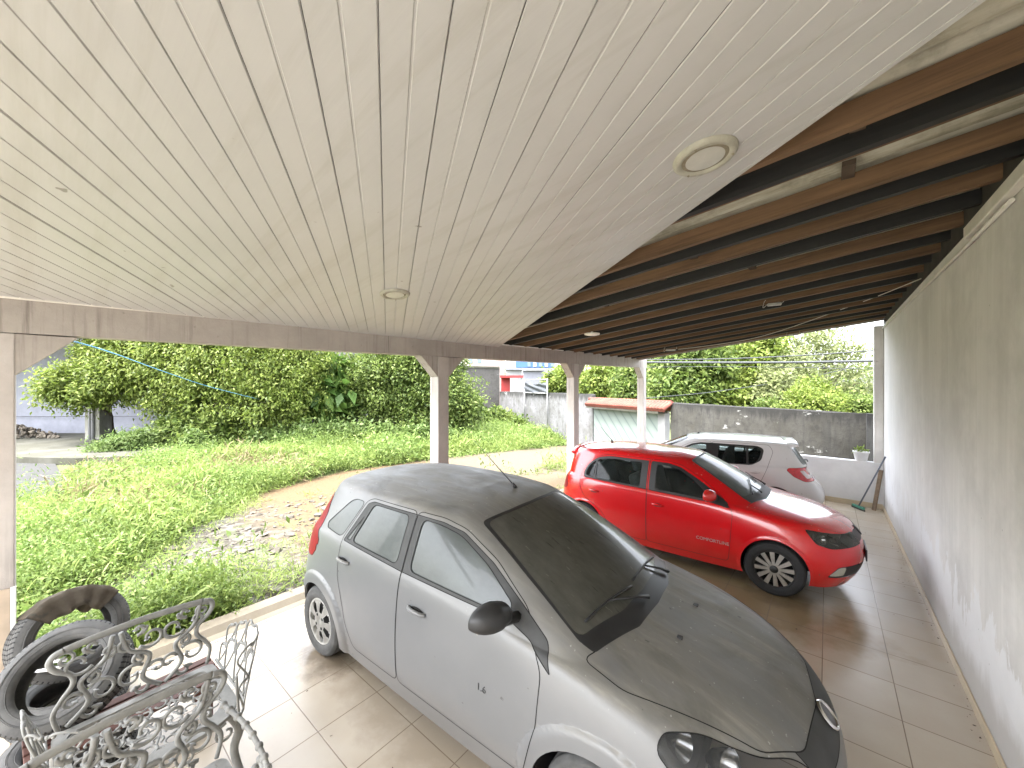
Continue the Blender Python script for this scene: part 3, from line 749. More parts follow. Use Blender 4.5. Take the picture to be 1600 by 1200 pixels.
def k_mid(x, y, d):
    Z = FWD.x * x + FWD.y * y; Xc = RGT.x * x + RGT.y * y; px_ = 800 + 600 * Xc / np.maximum(Z, .1); py_ = HORIZON + 600 * (CAM_H + .05) / np.maximum(Z, .1)
    onpad = (x < -12.3) & (px_ < 118) & (py_ < 805)
    return yard(x, y) & (path_d(x, y) > .0) & ~onpad & (Z > 1) & ~bare(x, y, d)
weeds('weeds', L_WEED, 160000, (-16.5, -7.0), (-1.5, 7.5), .44, .060, 1.1, .40, lambda x, y, d: k_mid(x, y, d) & (d > -.22), 3)
weeds('weeds', L_MID, 26000, (-16, -5.0), (-2.5, 9.0), .62, .095, 1.9, .38, lambda x, y, d: k_mid(x, y, d) & (path_d(x, y) > .15) & (d > .42), 14, 30, .16)
weeds('weeds', L_FERN, 16000, (-15, -5.0), (-2.5, 8.0), .75, .08, 2.3, .25, lambda x, y, d: k_mid(x, y, d) & (path_d(x, y) > .15) & (d > .5), 15, 30, .14)
weeds('grass', L_GRASS, 90000, (-15, -5.0), (-1.5, 14.0), .36, .19, 1.0, .12, lambda x, y, d: k_mid(x, y, d), 4, 18, .14)
weeds('weeds', L_WEED, 70000, (-19, -9.4), (6.5, 20.0), .50, .13, .9, .36, lambda x, y, d: k_mid(x, y, d) & (d > -.6), 5, 26, .18)
weeds('grass', L_GRASS, 50000, (-19, -6.0), (6.5, 19.0), .40, .24, .9, .12, lambda x, y, d: k_mid(x, y, d) & (path_d(x, y) > .25), 6, 18, .18)
weeds('dry_grass', L_DRY, 8000, (-15, -9.6), (0.2, 4.8), .42, .26, 1.4, .07, lambda x, y, d: k_mid(x, y, d) & (d > .25), 8, 24, .16)
weeds('grass', L_GRASS, 7000, (-9.5, -4.9), (0.0, 12.0), .07, .09, 1.6, .14, lambda x, y, d: yard(x, y) & (d > .3) & (y < 9), 12, 18, .10)

# ------------------------------------------------------------------ trees and shrubs
def lump(px_, py_, Z, rp, fy=1.0, fd=1.0):
    r = rp / FPX * Z; return (np.array(at(px_, py_, Z)), np.array((r * fd, r * fd, r * fy)))
M_BARK = plain('bark', (0.085, 0.068, 0.050), .95, var=.35, scale=4, bump=.5)
M_CORE = plain('shaded_leaf_core', (0.020, 0.030, 0.010), 1.0, var=.3)
def limb(bm, a, b, r0, r1, wob=.25, n=7):
    a, b = Vector(a), Vector(b); L = (b - a).length; pts = []
    for i in range(n):
        t = i / (n - 1); pts.append(a.lerp(b, t) + Vector((rnd.uniform(-1, 1), rnd.uniform(-1, 1), rnd.uniform(-.4, .4))) * wob * L * .12 * math.sin(PI * t))
    tube(bm, pts, [r0 + (r1 - r0) * i / (n - 1) for i in range(n)], 7)
def tree(name, label, cat, lumps, n, size, mat, group=None, trunk=True, base=None, seed=3, aspect=.5, droop=.35, clump=.30, shell=.55, trunk_r=.16, per=22, branches=True):
    r = np.random.RandomState(seed)
    cs_ = np.array([l[0] for l in lumps]); c = cs_.mean(0)
    b = Vector(base) if base is not None else Vector((c[0], c[1], float(ground_z(c[0], c[1]))))
    root = thing(name, label, cat, b, 0, group)
    ll = [(l[0] - np.array(b), l[1]) for l in lumps]
    pos, out = lumps_points(ll, n, r, clump, per, shell)
    sz = size * (.6 + .8 * r.rand(len(pos)))
    keep = pos[:, 2] > .02; pos, out, sz = pos[keep], out[keep], sz[keep]
    obj('crown', leaf_mesh('crown', pos, sz, r, aspect, droop, .3, out), mat, root)
    if trunk:
        bm = bmesh.new(); top = Vector(tuple(c)) - b
        fork = Vector((top.x * .4, top.y * .4, max(.25, top.z * .45)))
        limb(bm, (0, 0, -.15), fork, trunk_r, trunk_r * .7)
        if branches:
            for l in ll: limb(bm, fork, Vector(tuple(l[0])), trunk_r * .55, .02, .6)
        obj('trunk', bm, M_BARK, root)
    return root
GY = 'trees and shrubs of the overgrown yard'
tree('leaning_tree', 'light green tree leaning out over the mossy column', 'tree', [lump(128, 604, 14.6, 46, .75), lump(92, 606, 14.3, 24, .7), lump(185, 588, 15, 46, .9), lump(160, 560, 15.2, 34), lump(210, 545, 15.6, 36)], 26000, .14, L_LIGHT, GY, True, tuple(gnd(178, 690, 0)), 3, .42, .5, .24, .35, .13)
tree('creeper_tree', 'tallest tree in the yard, hung with pale flowering creeper', 'tree', [lump(250, 565, 15.6, 62), lump(330, 560, 15.8, 72), lump(405, 560, 15.6, 70), lump(455, 585, 15.4, 48), lump(345, 625, 15.2, 56), lump(420, 628, 15.1, 52), lump(285, 625, 15.2, 46), lump(470, 625, 15.5, 36, 1.2), lump(330, 485, 16.2, 78), lump(410, 500, 16.4, 70), lump(235, 500, 16.2, 55), lump(485, 560, 15.8, 32)], 100000, .135, L_LIGHT, GY, True, tuple(gnd(335, 700, 0)), 4, .42, .9, .34, .72, .22, 44)
tree('dark_shrub', 'dark green shrub at the foot of the creeper-hung tree', 'shrub', [lump(292, 672, 14.7, 30), lump(262, 690, 14.5, 24), lump(320, 690, 14.4, 26), lump(348, 675, 14.6, 26), lump(372, 692, 14.6, 22)], 14000, .16, L_MID, GY, True, None, 5, .5, .3, .22, .4, .06)
tree('round_ficus', 'broad dark-hearted round tree left of the middle post', 'tree', [lump(600, 595, 17.6, 52), lump(652, 583, 17.8, 52), lump(694, 625, 17.5, 44), lump(566, 640, 17.2, 34), lump(640, 655, 17.2, 34), lump(718, 655, 17.4, 26, 1.2), lump(556, 590, 18, 34), lump(625, 548, 18.4, 48), lump(680, 560, 18.4, 40), lump(690, 668, 17, 22)], 76000, .14, L_MID, GY, True, tuple(gnd(612, 680, 0)), 6, .5, .5, .32, .74, .2, 44)
tree('low_thicket', 'low pale thicket of weeds under the round dark-hearted tree', 'shrub', [lump(520, 678, 15.2, 20, .8), lump(560, 680, 15.2, 20, .7), lump(600, 682, 15.3, 18, .8), lump(650, 684, 15.4, 22, .7), lump(700, 688, 15.6, 18, .7), lump(480, 684, 14.8, 22, .8), lump(440, 690, 14.6, 20, .8), lump(405, 694, 14.4, 20, .8)], 20000, .14, L_FERN, GY, False, None, 7, .55, .1, .22, .2)
tree('feathery_sapling', 'feathery blue-green sapling beside the mossy pad', 'sapling', [lump(180, 697, 13.2, 22, .6), lump(205, 690, 13.2, 18, .6), lump(222, 684, 13.4, 14, .7), lump(150, 700, 13.1, 12, .5)], 7000, .13, L_FERN, GY, True, tuple(gnd(196, 714, 0)), 8, .28, .3, .18, .2, .02)
tree('young_weed_tree', 'single pale upright young weed plant in front of the dark shrub', 'plant', [lump(303, 692, 12.6, 9, 1.7), lump(306, 706, 12.6, 9, 1.0)], 1600, .14, L_FERN, GY, True, tuple(gnd(304, 722, 0)), 9, .4, .2, .12, .2, .02)
tree('wall_creeper', 'low leafy creeper spreading at the foot of the tall wall', 'plant', [lump(770, 652, 25, 14, .5), lump(790, 656, 25, 14, .5), lump(748, 656, 24, 14, .6), lump(808, 664, 24, 10, .5), lump(735, 640, 22, 14, 1.4)], 7000, .26, L_MID, GY, False, None, 10, .55, .1, .3, .2)
# big-leaved plant between the two trees
b = gnd(518, 676, 0); root = thing('big_leaf_plant', 'tall plant with large glossy leaves between the two yard trees', 'plant', b, 0, GY)
r = np.random.RandomState(21); n = 700
ll = [(lump(516, 612, 16.6, 26, 1.9)[0] - np.array(b), lump(516, 612, 16.6, 26, 1.9)[1]), (lump(508, 585, 16.8, 18)[0] - np.array(b), lump(508, 585, 16.8, 18)[1])]
pos, out = lumps_points(ll, n, r, .3, 3, .4); obj('leaves', leaf_mesh('leaves', pos, 1.0 * (.55 + .5 * r.rand(len(pos))), r, .48, .9, .1, out), L_DEEP, root)
bm = bmesh.new()
for dx in (-.25, .05, .3): limb(bm, (dx, 0, -.1), (dx * 1.6, .1, 2.6), .06, .03)
obj('stem', bm, M_BARK, root)

# ------------------------------------------------------------------ perimeter walls
A_, B_, C_ = Vector((.79, 11.75, 0)), Vector((-4.53, 14.87, 0)), Vector((-18.96, 21.57, 0))
u_ = (C_ - B_).normalized(); nn = Vector((-u_.y, u_.x, 0));  nn = nn if nn.dot(FWD) > 0 else -nn
def on_wall(px_):
    dx, dy = (FWD + RGT * ((px_ - 800) / FPX)).xy
    M2 = np.array([[u_.x, -dx], [u_.y, -dy]]); s, t = np.linalg.solve(M2, -np.array([B_.x, B_.y])); return float(s)
root = thing('street_wall', 'black mossy boundary wall seen over the low parapet', 'wall', (B_.x, B_.y, 0))
bm = bmesh.new(); wall_seg(bm, A_ - B_, Vector((0, 0, 0)), -.8, 1.80, .18); bmesh.ops.subdivide_edges(bm, edges=bm.edges[:], cuts=6, use_grid_fill=True)
for v_ in bm.verts:
    if v_.co.z > 1.79: v_.co.z += rnd.uniform(-.03, .02)
obj('rendered_wall', bm, mat_old_wall('black_mossy_render', 1.85, (0.062, 0.060, 0.054), (0.034, 0.032, 0.025), (0.012, 0.012, 0.011), .7), root)
bm = bmesh.new(); wall_seg(bm, Vector((A_.x - B_.x - .12, A_.y - B_.y - .30, 0)), Vector((A_.x - B_.x + .3, A_.y - B_.y - .30, 0)), -.8, 1.82, .2); obj('return_pier', bm, mat_old_wall('dark_pier', 1.9, (0.06, 0.06, 0.058), (.05, .05, .045), (.015, .015, .015), .9), root)
s0, s1, s2 = on_wall(1040), on_wall(926), on_wall(781)
root = thing('yard_wall', 'grey rain-streaked boundary wall left of the tiled gate', 'wall', (B_.x, B_.y, 0))
bm = bmesh.new(); wall_seg(bm, u_ * s1, u_ * s2, -1.2, 2.02, .18); bmesh.ops.subdivide_edges(bm, edges=bm.edges[:], cuts=8, use_grid_fill=True)
for v_ in bm.verts:
    if v_.co.z > 2.0: v_.co.z += rnd.uniform(-.06, .03)
obj('rendered_wall', bm, mat_old_wall('streaked_grey_render', 2.0, (0.16, 0.16, 0.17), (0.095, 0.095, 0.09), (0.022, 0.022, 0.020), .45), root)
root = thing('tall_wall', 'tall pale weathered wall end standing beyond the round tree', 'wall')
ta, tb = B_ + u_ * (s2 + .05), at(690, 600, 26.5)
bm = bmesh.new(); wall_seg(bm, Vector((ta.x, ta.y, 0)), Vector((tb.x, tb.y, 0)), -1, 3.72, .25); obj('rendered_wall', bm, mat_old_wall('pale_weathered_render', 4.6, (0.085, 0.08, 0.076), (0.058, 0.054, 0.05), (0.03, 0.027, 0.024), .45), root)
bm = bmesh.new(); wall_seg(bm, Vector((ta.x, ta.y, 0)) - FWD * .06, Vector((tb.x, tb.y, 0)) - FWD * .06, 3.722, 3.86, .36); obj('coping', bm, M_PAD, root)
# gate with its little tiled roof
root = thing('street_gate', 'pale ribbed street gate under a small red tiled roof', 'gate', (B_.x, B_.y, 0))
k = NT('gate_metal_rib_shadows'); v = k.coords('Object'); k.set(Roughness=.5)
wv = k.new('ShaderNodeTexWave', wave_type='BANDS', bands_direction='X'); wv.inputs['Scale'].default_value = .9; wv.inputs['Distortion'].default_value = .3
mp = k.new('ShaderNodeMapping'); mp.inputs['Rotation'].default_value = (0, math.radians(40), 0); k.link(v, mp.inputs['Vector']); k.link(mp.outputs[0], wv.inputs['Vector'])
k.color(k.ramp(wv.outputs['Color'], [(0.0, (0.11, 0.14, 0.13)), (0.12, (0.165, 0.195, 0.18)), (0.9, (0.185, 0.215, 0.20))])); M_GATE = k.m  # darker diagonal bands are rib shadows put into the colour
bm = bmesh.new(); wall_seg(bm, u_ * (s0 + .35), u_ * (s1 - .1), -1.0, 1.48, .05); obj('gate_panel', bm, M_GATE, root)
bm = bmesh.new(); wall_seg(bm, u_ * s0 - nn * .04, u_ * (s0 + .34) - nn * .04, -1.0, 1.46, .25); obj('gate_pier', bm, M_OUTW, root)
M_RTILE = plain('terracotta_tile', (0.16, 0.045, 0.030), .85, var=.3, scale=3, bump=.2)
bm = bmesh.new(); n = int((s1 - s0 + .5) / .16)
for i in range(n):
    s = s0 - .25 + i * .16
    for q in (1, -1):
        pts = [u_ * s + nn * (q * w_) + Vector((0, 0, z_)) for w_, z_ in ((.02, 1.78), (.24, 1.66), (.44, 1.53))]
        tube(bm, pts, [.085, .09, .095], 8)
tube(bm, [u_ * (s0 - .3) + Vector((0, 0, 1.80)), u_ * (s1 + .25) + Vector((0, 0, 1.80))], .08, 8)
obj('tiled_roof', bm, M_RTILE, root)
bm = bmesh.new(); wall_seg(bm, u_ * s0 - nn * .40, u_ * s1 - nn * .38, 1.38, 1.47, .5); obj('roof_plate', bm, M_PAD, root)
# sign frame with black sheeting
pz = B_ + u_ * on_wall(840); root = thing('sign_frame', 'white sign frame with slack black sheeting above the boundary wall', 'sign', (pz.x, pz.y, 0))
wA, wB = u_ * (on_wall(822) - on_wall(840)) - nn * .12, u_ * (on_wall(858) - on_wall(840)) - nn * .12
for q in (wA, wB): bm = bmesh.new(); tube(bm, [q + Vector((0, 0, .2)), q + Vector((0, 0, 2.86))], .035, 8); obj('post', bm, M_OUTW, root)
for z in (2.0, 2.80): bm = bmesh.new(); tube(bm, [wA + Vector((0, 0, z)), wB + Vector((0, 0, z))], .035, 8); obj('rail', bm, M_OUTW, root)
bm = bmesh.new(); gr = [[bm.verts.new(wA.lerp(wB, i / 12) + Vector((0, 0, 2.02 + .66 * j / 8 - (.16 * math.sin(PI * i / 12) * (j / 8) ** 2))) + nn * (.05 * math.sin(i * .9 + j * 1.3))) for j in range(9)] for i in range(13)]
for i in range(12):
    for j in range(8): bm.faces.new((gr[i][j], gr[i + 1][j], gr[i + 1][j + 1], gr[i][j + 1])).smooth = True
obj('black_sheeting', bm, plain('black_tarp', (0.045, 0.05, 0.055), .4, var=.3), root)

# ------------------------------------------------------------------ beyond the wall
def block(name, label, cat, pxa, pxb, ytop, Z, depth, mat, parts=(), zb=-.6):
    a, b = at(pxa, 600, Z), at(pxb, 600, Z); zt = CAM_H + (HORIZON - ytop) / FPX * Z
    root = thing(name, label, cat, (a.x, a.y, zb))
    w = (b - a).length; Mx = Matrix.Rotation(YAW, 4, 'Z')
    bm = bmesh.new(); box(bm, 0, w, 0, depth, 0, zt - zb, M=Mx); obj('wall', bm, mat, root)
    for nm, xa, xb, ya, yb, m, pr in parts:          # pixel rectangles on the facade
        z1 = CAM_H + (HORIZON - ya) / FPX * Z - zb; z0 = CAM_H + (HORIZON - yb) / FPX * Z - zb
        bm = bmesh.new(); box(bm, (xa - pxa) / FPX * Z, (xb - pxa) / FPX * Z, -pr, .02, z0, z1, M=Mx); obj(nm, bm, m, root)
    return root
M_BLUE = plain('blue_panel', (0.03, 0.085, 0.20), .5, var=.1); M_WINB = plain('far_window', (0.10, 0.14, 0.18), .15)
M_BG = plain('pale_grey_blue_wall', (0.16, 0.165, 0.19), .8, var=.08); M_PINK = plain('pale_pink_wall', (0.23, 0.19, 0.18), .85, var=.1); M_CREAM = plain('cream_wall', (0.24, 0.22, 0.18), .85, var=.1)
M_KRED = plain('red_kiosk_paint', (0.26, 0.018, 0.018), .5, var=.1)
win = [('window', 824 + i * 9, 829 + i * 9, 565, 573, M_OUTW if i % 2 else M_WINB, .25) for i in range(5)]
block('blue_building', 'white building with a blue band of windows behind the boundary wall', 'building', 790, 906, 540, 44, 8, M_OUTW, [('blue_band', 806, 862, 564, 574.5, M_BLUE, .15), ('ledge', 790, 906, 575.5, 578, M_BG, .5)] + win)
block('grey_house', 'plain blue-grey house in front of the blue-banded building', 'house', 817, 882, 578, 38, 5, M_BG, [('parapet', 816, 848, 576.5, 579, M_OUTW, .3)])
block('red_kiosk', 'small bright red kiosk just above the boundary wall', 'kiosk', 783, 797, 590, 33, 2, M_KRED, [('awning', 782, 817, 587, 590.5, M_KRED, 1.2), ('post', 814, 816, 590, 612, M_OUTW, 1.1)])
block('pink_house', 'pale pink house above the tall weathered wall', 'house', 757, 784, 560, 48, 6, M_PINK, [('column', 783, 789, 560, 600, M_CREAM, .4)])
block('far_house', 'far cream house between the tall wall and the post', 'house', 722, 762, 552, 60, 6, M_CREAM, [('window', 732, 738, 560, 567, M_WINB, .1), ('window', 746, 752, 560, 567, M_WINB, .1)])
block('dark_shed', 'dark weathered shed wall between the two yard trees', 'shed', 494, 548, 520, 21, 3, mat_old_wall('dark_shed_render', 6.2, (0.22, 0.21, 0.20), (0.10, 0.10, 0.095), (0.03, 0.03, 0.03), .6))
GT = 'trees beyond the boundary wall'
tree('street_tree', 'deep green tree right of the white end post', 'tree', [lump(1058, 585, 24, 40), lump(1095, 570, 24.5, 42), lump(1040, 612, 23, 28), lump(1085, 610, 23.5, 28), lump(1075, 545, 25, 36)], 17000, .30, L_MID, GT, True, None, 31, .5, .4, .42, .5, .2)
tree('street_tree', 'bright green tree in the middle of the far opening', 'tree', [lump(1150, 590, 25, 38), lump(1180, 560, 26, 42), lump(1128, 616, 24, 26), lump(1172, 620, 24.5, 26), lump(1135, 560, 26, 34)], 17000, .30, L_LIGHT, GT, True, None, 32, .5, .4, .42, .5, .2)
tree('street_tree', 'grey-brown scrubby tree left of the green mound', 'tree', [lump(1212, 605, 23, 32), lump(1232, 585, 24, 30), lump(1200, 628, 22.5, 20), lump(1228, 630, 22, 20)], 8500, .27, L_GREY, GT, True, None, 33, .45, .3, .40, .3, .14)
tree('sparse_tree', 'tall sparse tree with bare branches against the sky', 'tree', [lump(1288, 552, 27, 46), lump(1330, 560, 27, 38), lump(1250, 545, 27.5, 36), lump(1345, 598, 26, 26), lump(1305, 600, 26, 30), lump(1290, 520, 28, 34), lump(1215, 540, 28, 30)], 7500, .25, L_GREY, GT, True, None, 34, .42, .3, .5, .25, .22)
tree('hedge_mound', 'rounded bright green hedge mound behind the black wall', 'hedge', [lump(1270, 618, 17, 22, 1.1), lump(1252, 632, 16.5, 20), lump(1296, 634, 16.5, 20), lump(1275, 640, 16, 26)], 14000, .13, L_LIGHT, GT, False, None, 35, .5, .2, .20, .75)
tree('low_hedge', 'low green hedge between the mound and the white pillar', 'hedge', [lump(1325, 638, 16.5, 20, .8), lump(1350, 640, 16, 18, .9), lump(1375, 640, 16, 18, .9), lump(1235, 642, 17, 12), lump(1200, 640, 18, 14)], 9000, .13, L_MID, GT, False, None, 36, .5, .2, .2, .6)
tree('far_tree', 'pale green tree between the second and third posts', 'tree', [lump(930, 596, 32, 22), lump(955, 588, 33, 24), lump(945, 570, 34, 18)], 6500, .34, L_LIGHT, GT, True, None, 37, .5, .4, .4, .5, .2)
tree('far_tree', 'yellow-green tree behind the sign frame', 'tree', [lump(872, 600, 34, 20), lump(890, 590, 35, 22), lump(905, 602, 34, 14)], 6000, .34, L_LIGHT, GT, True, None, 38, .5, .4, .4, .5, .2)
tree('far_tree', 'dark green tree left of the white end post', 'tree', [lump(985, 590, 27, 24), lump(1003, 575, 28, 26), lump(1012, 605, 26, 22), lump(978, 612, 26, 14)], 8500, .30, L_MID, GT, True, None, 39, .5, .4, .4, .5, .2)
# far wooded rise
lm = [((FWD * 75 + RGT * x).x, (FWD * 75 + RGT * x).y, 1.5 + 1.5 * math.sin(x * .3)) for x in np.arange(-110, 90, 5.5)]
pos, out = lumps_points([(np.array(p), np.array((4.5, 4.5, 4.2 + 1.3 * math.sin(i * 1.7)))) for i, p in enumerate(lm)], 26000, rs, .9, 20, .55)
tag(obj('far_woods', leaf_mesh('far_woods', pos, .9 * (.6 + .8 * rs.rand(len(pos))), rs, .6, .3, .3, out), L_MID), kind='stuff')

# power cables along the street
M_PWR = plain('street_cable', (0.030, 0.033, 0.036), .6)
for i, (pts, r_, lab) in enumerate((([(985, 566, 21), (1120, 566.5, 19.5), (1250, 566, 18), (1400, 563, 16.5)], .055, 'thick bundled street cable, lower of the two long ones'),
     ([(985, 562, 21.5), (1120, 561, 20), (1250, 555.5, 18.5), (1400, 545, 17)], .028, 'thinner street cable rising to the right above the thick bundle'),
     ([(985, 574, 22), (1100, 573, 20.5), (1240, 574, 19), (1400, 578, 17.5)], .014, 'thin street wire just below the thick bundled cable'),
     ([(1010, 622, 20), (1100, 614, 21), (1180, 603, 22), (1245, 593, 23), (1330, 575, 24)], .022, 'slack street wire slanting across the trees'))):
    bm = bmesh.new(); tube(bm, smooth_curve([at(*p) for p in pts], 8), r_, 6); tag(obj('power_cable', bm, M_PWR), lab, 'cable', 'power cables over the street')
bm = bmesh.new(); P0 = Vector((BX(.12) - .10, .10, 2.80)); tube(bm, smooth_curve([P0, at(180, 553, 4.2), at(260, 582, 7), at(330, 605, 10.5), at(405, 624, 14.4)], 8), .006, 6)
tag(obj('clothes_line', bm, plain('blue_rope', (0.10, 0.33, 0.55), .6)), 'blue rope line running from the beam into the creeper-hung tree', 'rope')
# ------------------------------------------------------------------ cars
# A body is a cage of rings (bottom -> belt -> roof) by stations (front centre -> side -> rear centre),
# smoothed, then split along projected outlines into panels, glass and lights.
BASE = [
 [(3.80,0,.20),(3.76,.45,.20),(3.55,.74,.20),(3.36,.79,.19),(2.85,.81,.18),(2.4,.81,.17),(1.75,.81,.17),(1.05,.81,.18),(.55,.80,.22),(.22,.72,.25),(.10,.42,.26),(.08,0,.26)],
 [(3.92,0,.36),(3.87,.45,.36),(3.64,.785,.36),(3.38,.835,.35),(2.85,.84,.33),(2.4,.84,.30),(1.75,.84,.30),(1.05,.845,.32),(.55,.84,.36),(.17,.765,.38),(.03,.44,.40),(0,0,.40)],
 [(3.94,0,.54),(3.88,.45,.54),(3.62,.785,.56),(3.34,.845,.58),(2.85,.86,.58),(2.4,.855,.56),(1.75,.855,.58),(1.05,.86,.60),(.55,.855,.62),(.17,.765,.62),(.03,.44,.60),(0,0,.60)],
 [(3.88,0,.72),(3.82,.43,.73),(3.52,.735,.78),(3.22,.80,.84),(2.85,.825,.87),(2.4,.835,.87),(1.75,.835,.88),(1.05,.835,.91),(.55,.815,.93),(.22,.73,.90),(.09,.44,.86),(.06,0,.84)],
 [(3.62,0,.855),(3.54,.38,.865),(3.30,.62,.89),(3.05,.71,.915),(2.78,.775,.93),(2.4,.81,.925),(1.75,.815,.94),(1.05,.81,.965),(.55,.79,.985),(.24,.70,.97),(.12,.44,.93),(.10,0,.92)],
 [(3.02,0,1.00),(2.99,.35,.995),(2.88,.61,.985),(2.76,.70,.97),(2.58,.765,.955),(2.35,.795,.95),(1.75,.80,.965),(1.05,.795,.99),(.55,.77,1.01),(.27,.66,1.01),(.16,.42,.995),(.14,0,.985)],
 [(2.58,0,1.225),(2.55,.31,1.22),(2.46,.55,1.20),(2.36,.63,1.185),(2.24,.685,1.18),(2.06,.715,1.185),(1.63,.725,1.20),(1.05,.715,1.215),(.60,.69,1.22),(.36,.60,1.20),(.27,.37,1.20),(.255,0,1.20)],
 [(2.14,0,1.415),(2.12,.28,1.41),(2.04,.50,1.39),(1.96,.56,1.38),(1.88,.60,1.38),(1.76,.62,1.39),(1.48,.635,1.405),(1.05,.63,1.41),(.68,.605,1.40),(.46,.53,1.375),(.39,.31,1.385),(.37,0,1.39)],
 [(1.93,0,1.455),(1.91,.22,1.452),(1.86,.39,1.44),(1.81,.43,1.435),(1.76,.455,1.435),(1.67,.465,1.44),(1.43,.475,1.445),(1.05,.47,1.445),(.76,.45,1.435),(.58,.38,1.42),(.53,.23,1.43),(.52,0,1.435)],
 [(1.75,0,1.468),(1.73,0,1.468),(1.69,0,1.47),(1.65,0,1.47),(1.58,0,1.472),(1.48,0,1.474),(1.28,0,1.474),(1.05,0,1.47),(.90,0,1.465),(.80,0,1.46),(.74,0,1.455),(.68,0,1.45)],
]
AX = {'side': (0, 2, Vector((0, 1, 0))), 'top': (0, 1, Vector((0, 0, 1))), 'front': (1, 2, Vector((1, 0, 0))), 'rear': (1, 2, Vector((-1, 0, 0)))}

def round_poly(pts, r=0.03, n=4):
    """round the corners of a polygon; a point may carry its own radius as third value"""
    out = []; N = len(pts)
    for i in range(N):
        p = Vector(pts[i][:2]); a = Vector(pts[i - 1][:2]); b = Vector(pts[(i + 1) % N][:2])
        rr = pts[i][2] if len(pts[i]) > 2 else r
        da, db = a - p, b - p
        t = min(rr, da.length * 0.45, db.length * 0.45)
        if t < 1e-4: out.append((p.x, p.y)); continue
        q0 = p + da.normalized() * t; q1 = p + db.normalized() * t
        for k in range(n + 1):
            s = k / n; q = q0 * (1 - s) ** 2 + p * 2 * s * (1 - s) + q1 * s * s
            out.append((q.x, q.y))
    return out

def inside(poly, x, y):
    c = False; n = len(poly); j = n - 1
    for i in range(n):
        xi, yi = poly[i]; xj, yj = poly[j]
        if (yi > y) != (yj > y) and x < (xj - xi) * (y - yi) / (yj - yi + 1e-12) + xi: c = not c
        j = i
    return c

def circle(cx, cz, r, n=40):
    return [(cx + r * math.cos(2 * PI * k / n), cz + r * math.sin(2 * PI * k / n)) for k in range(n)]

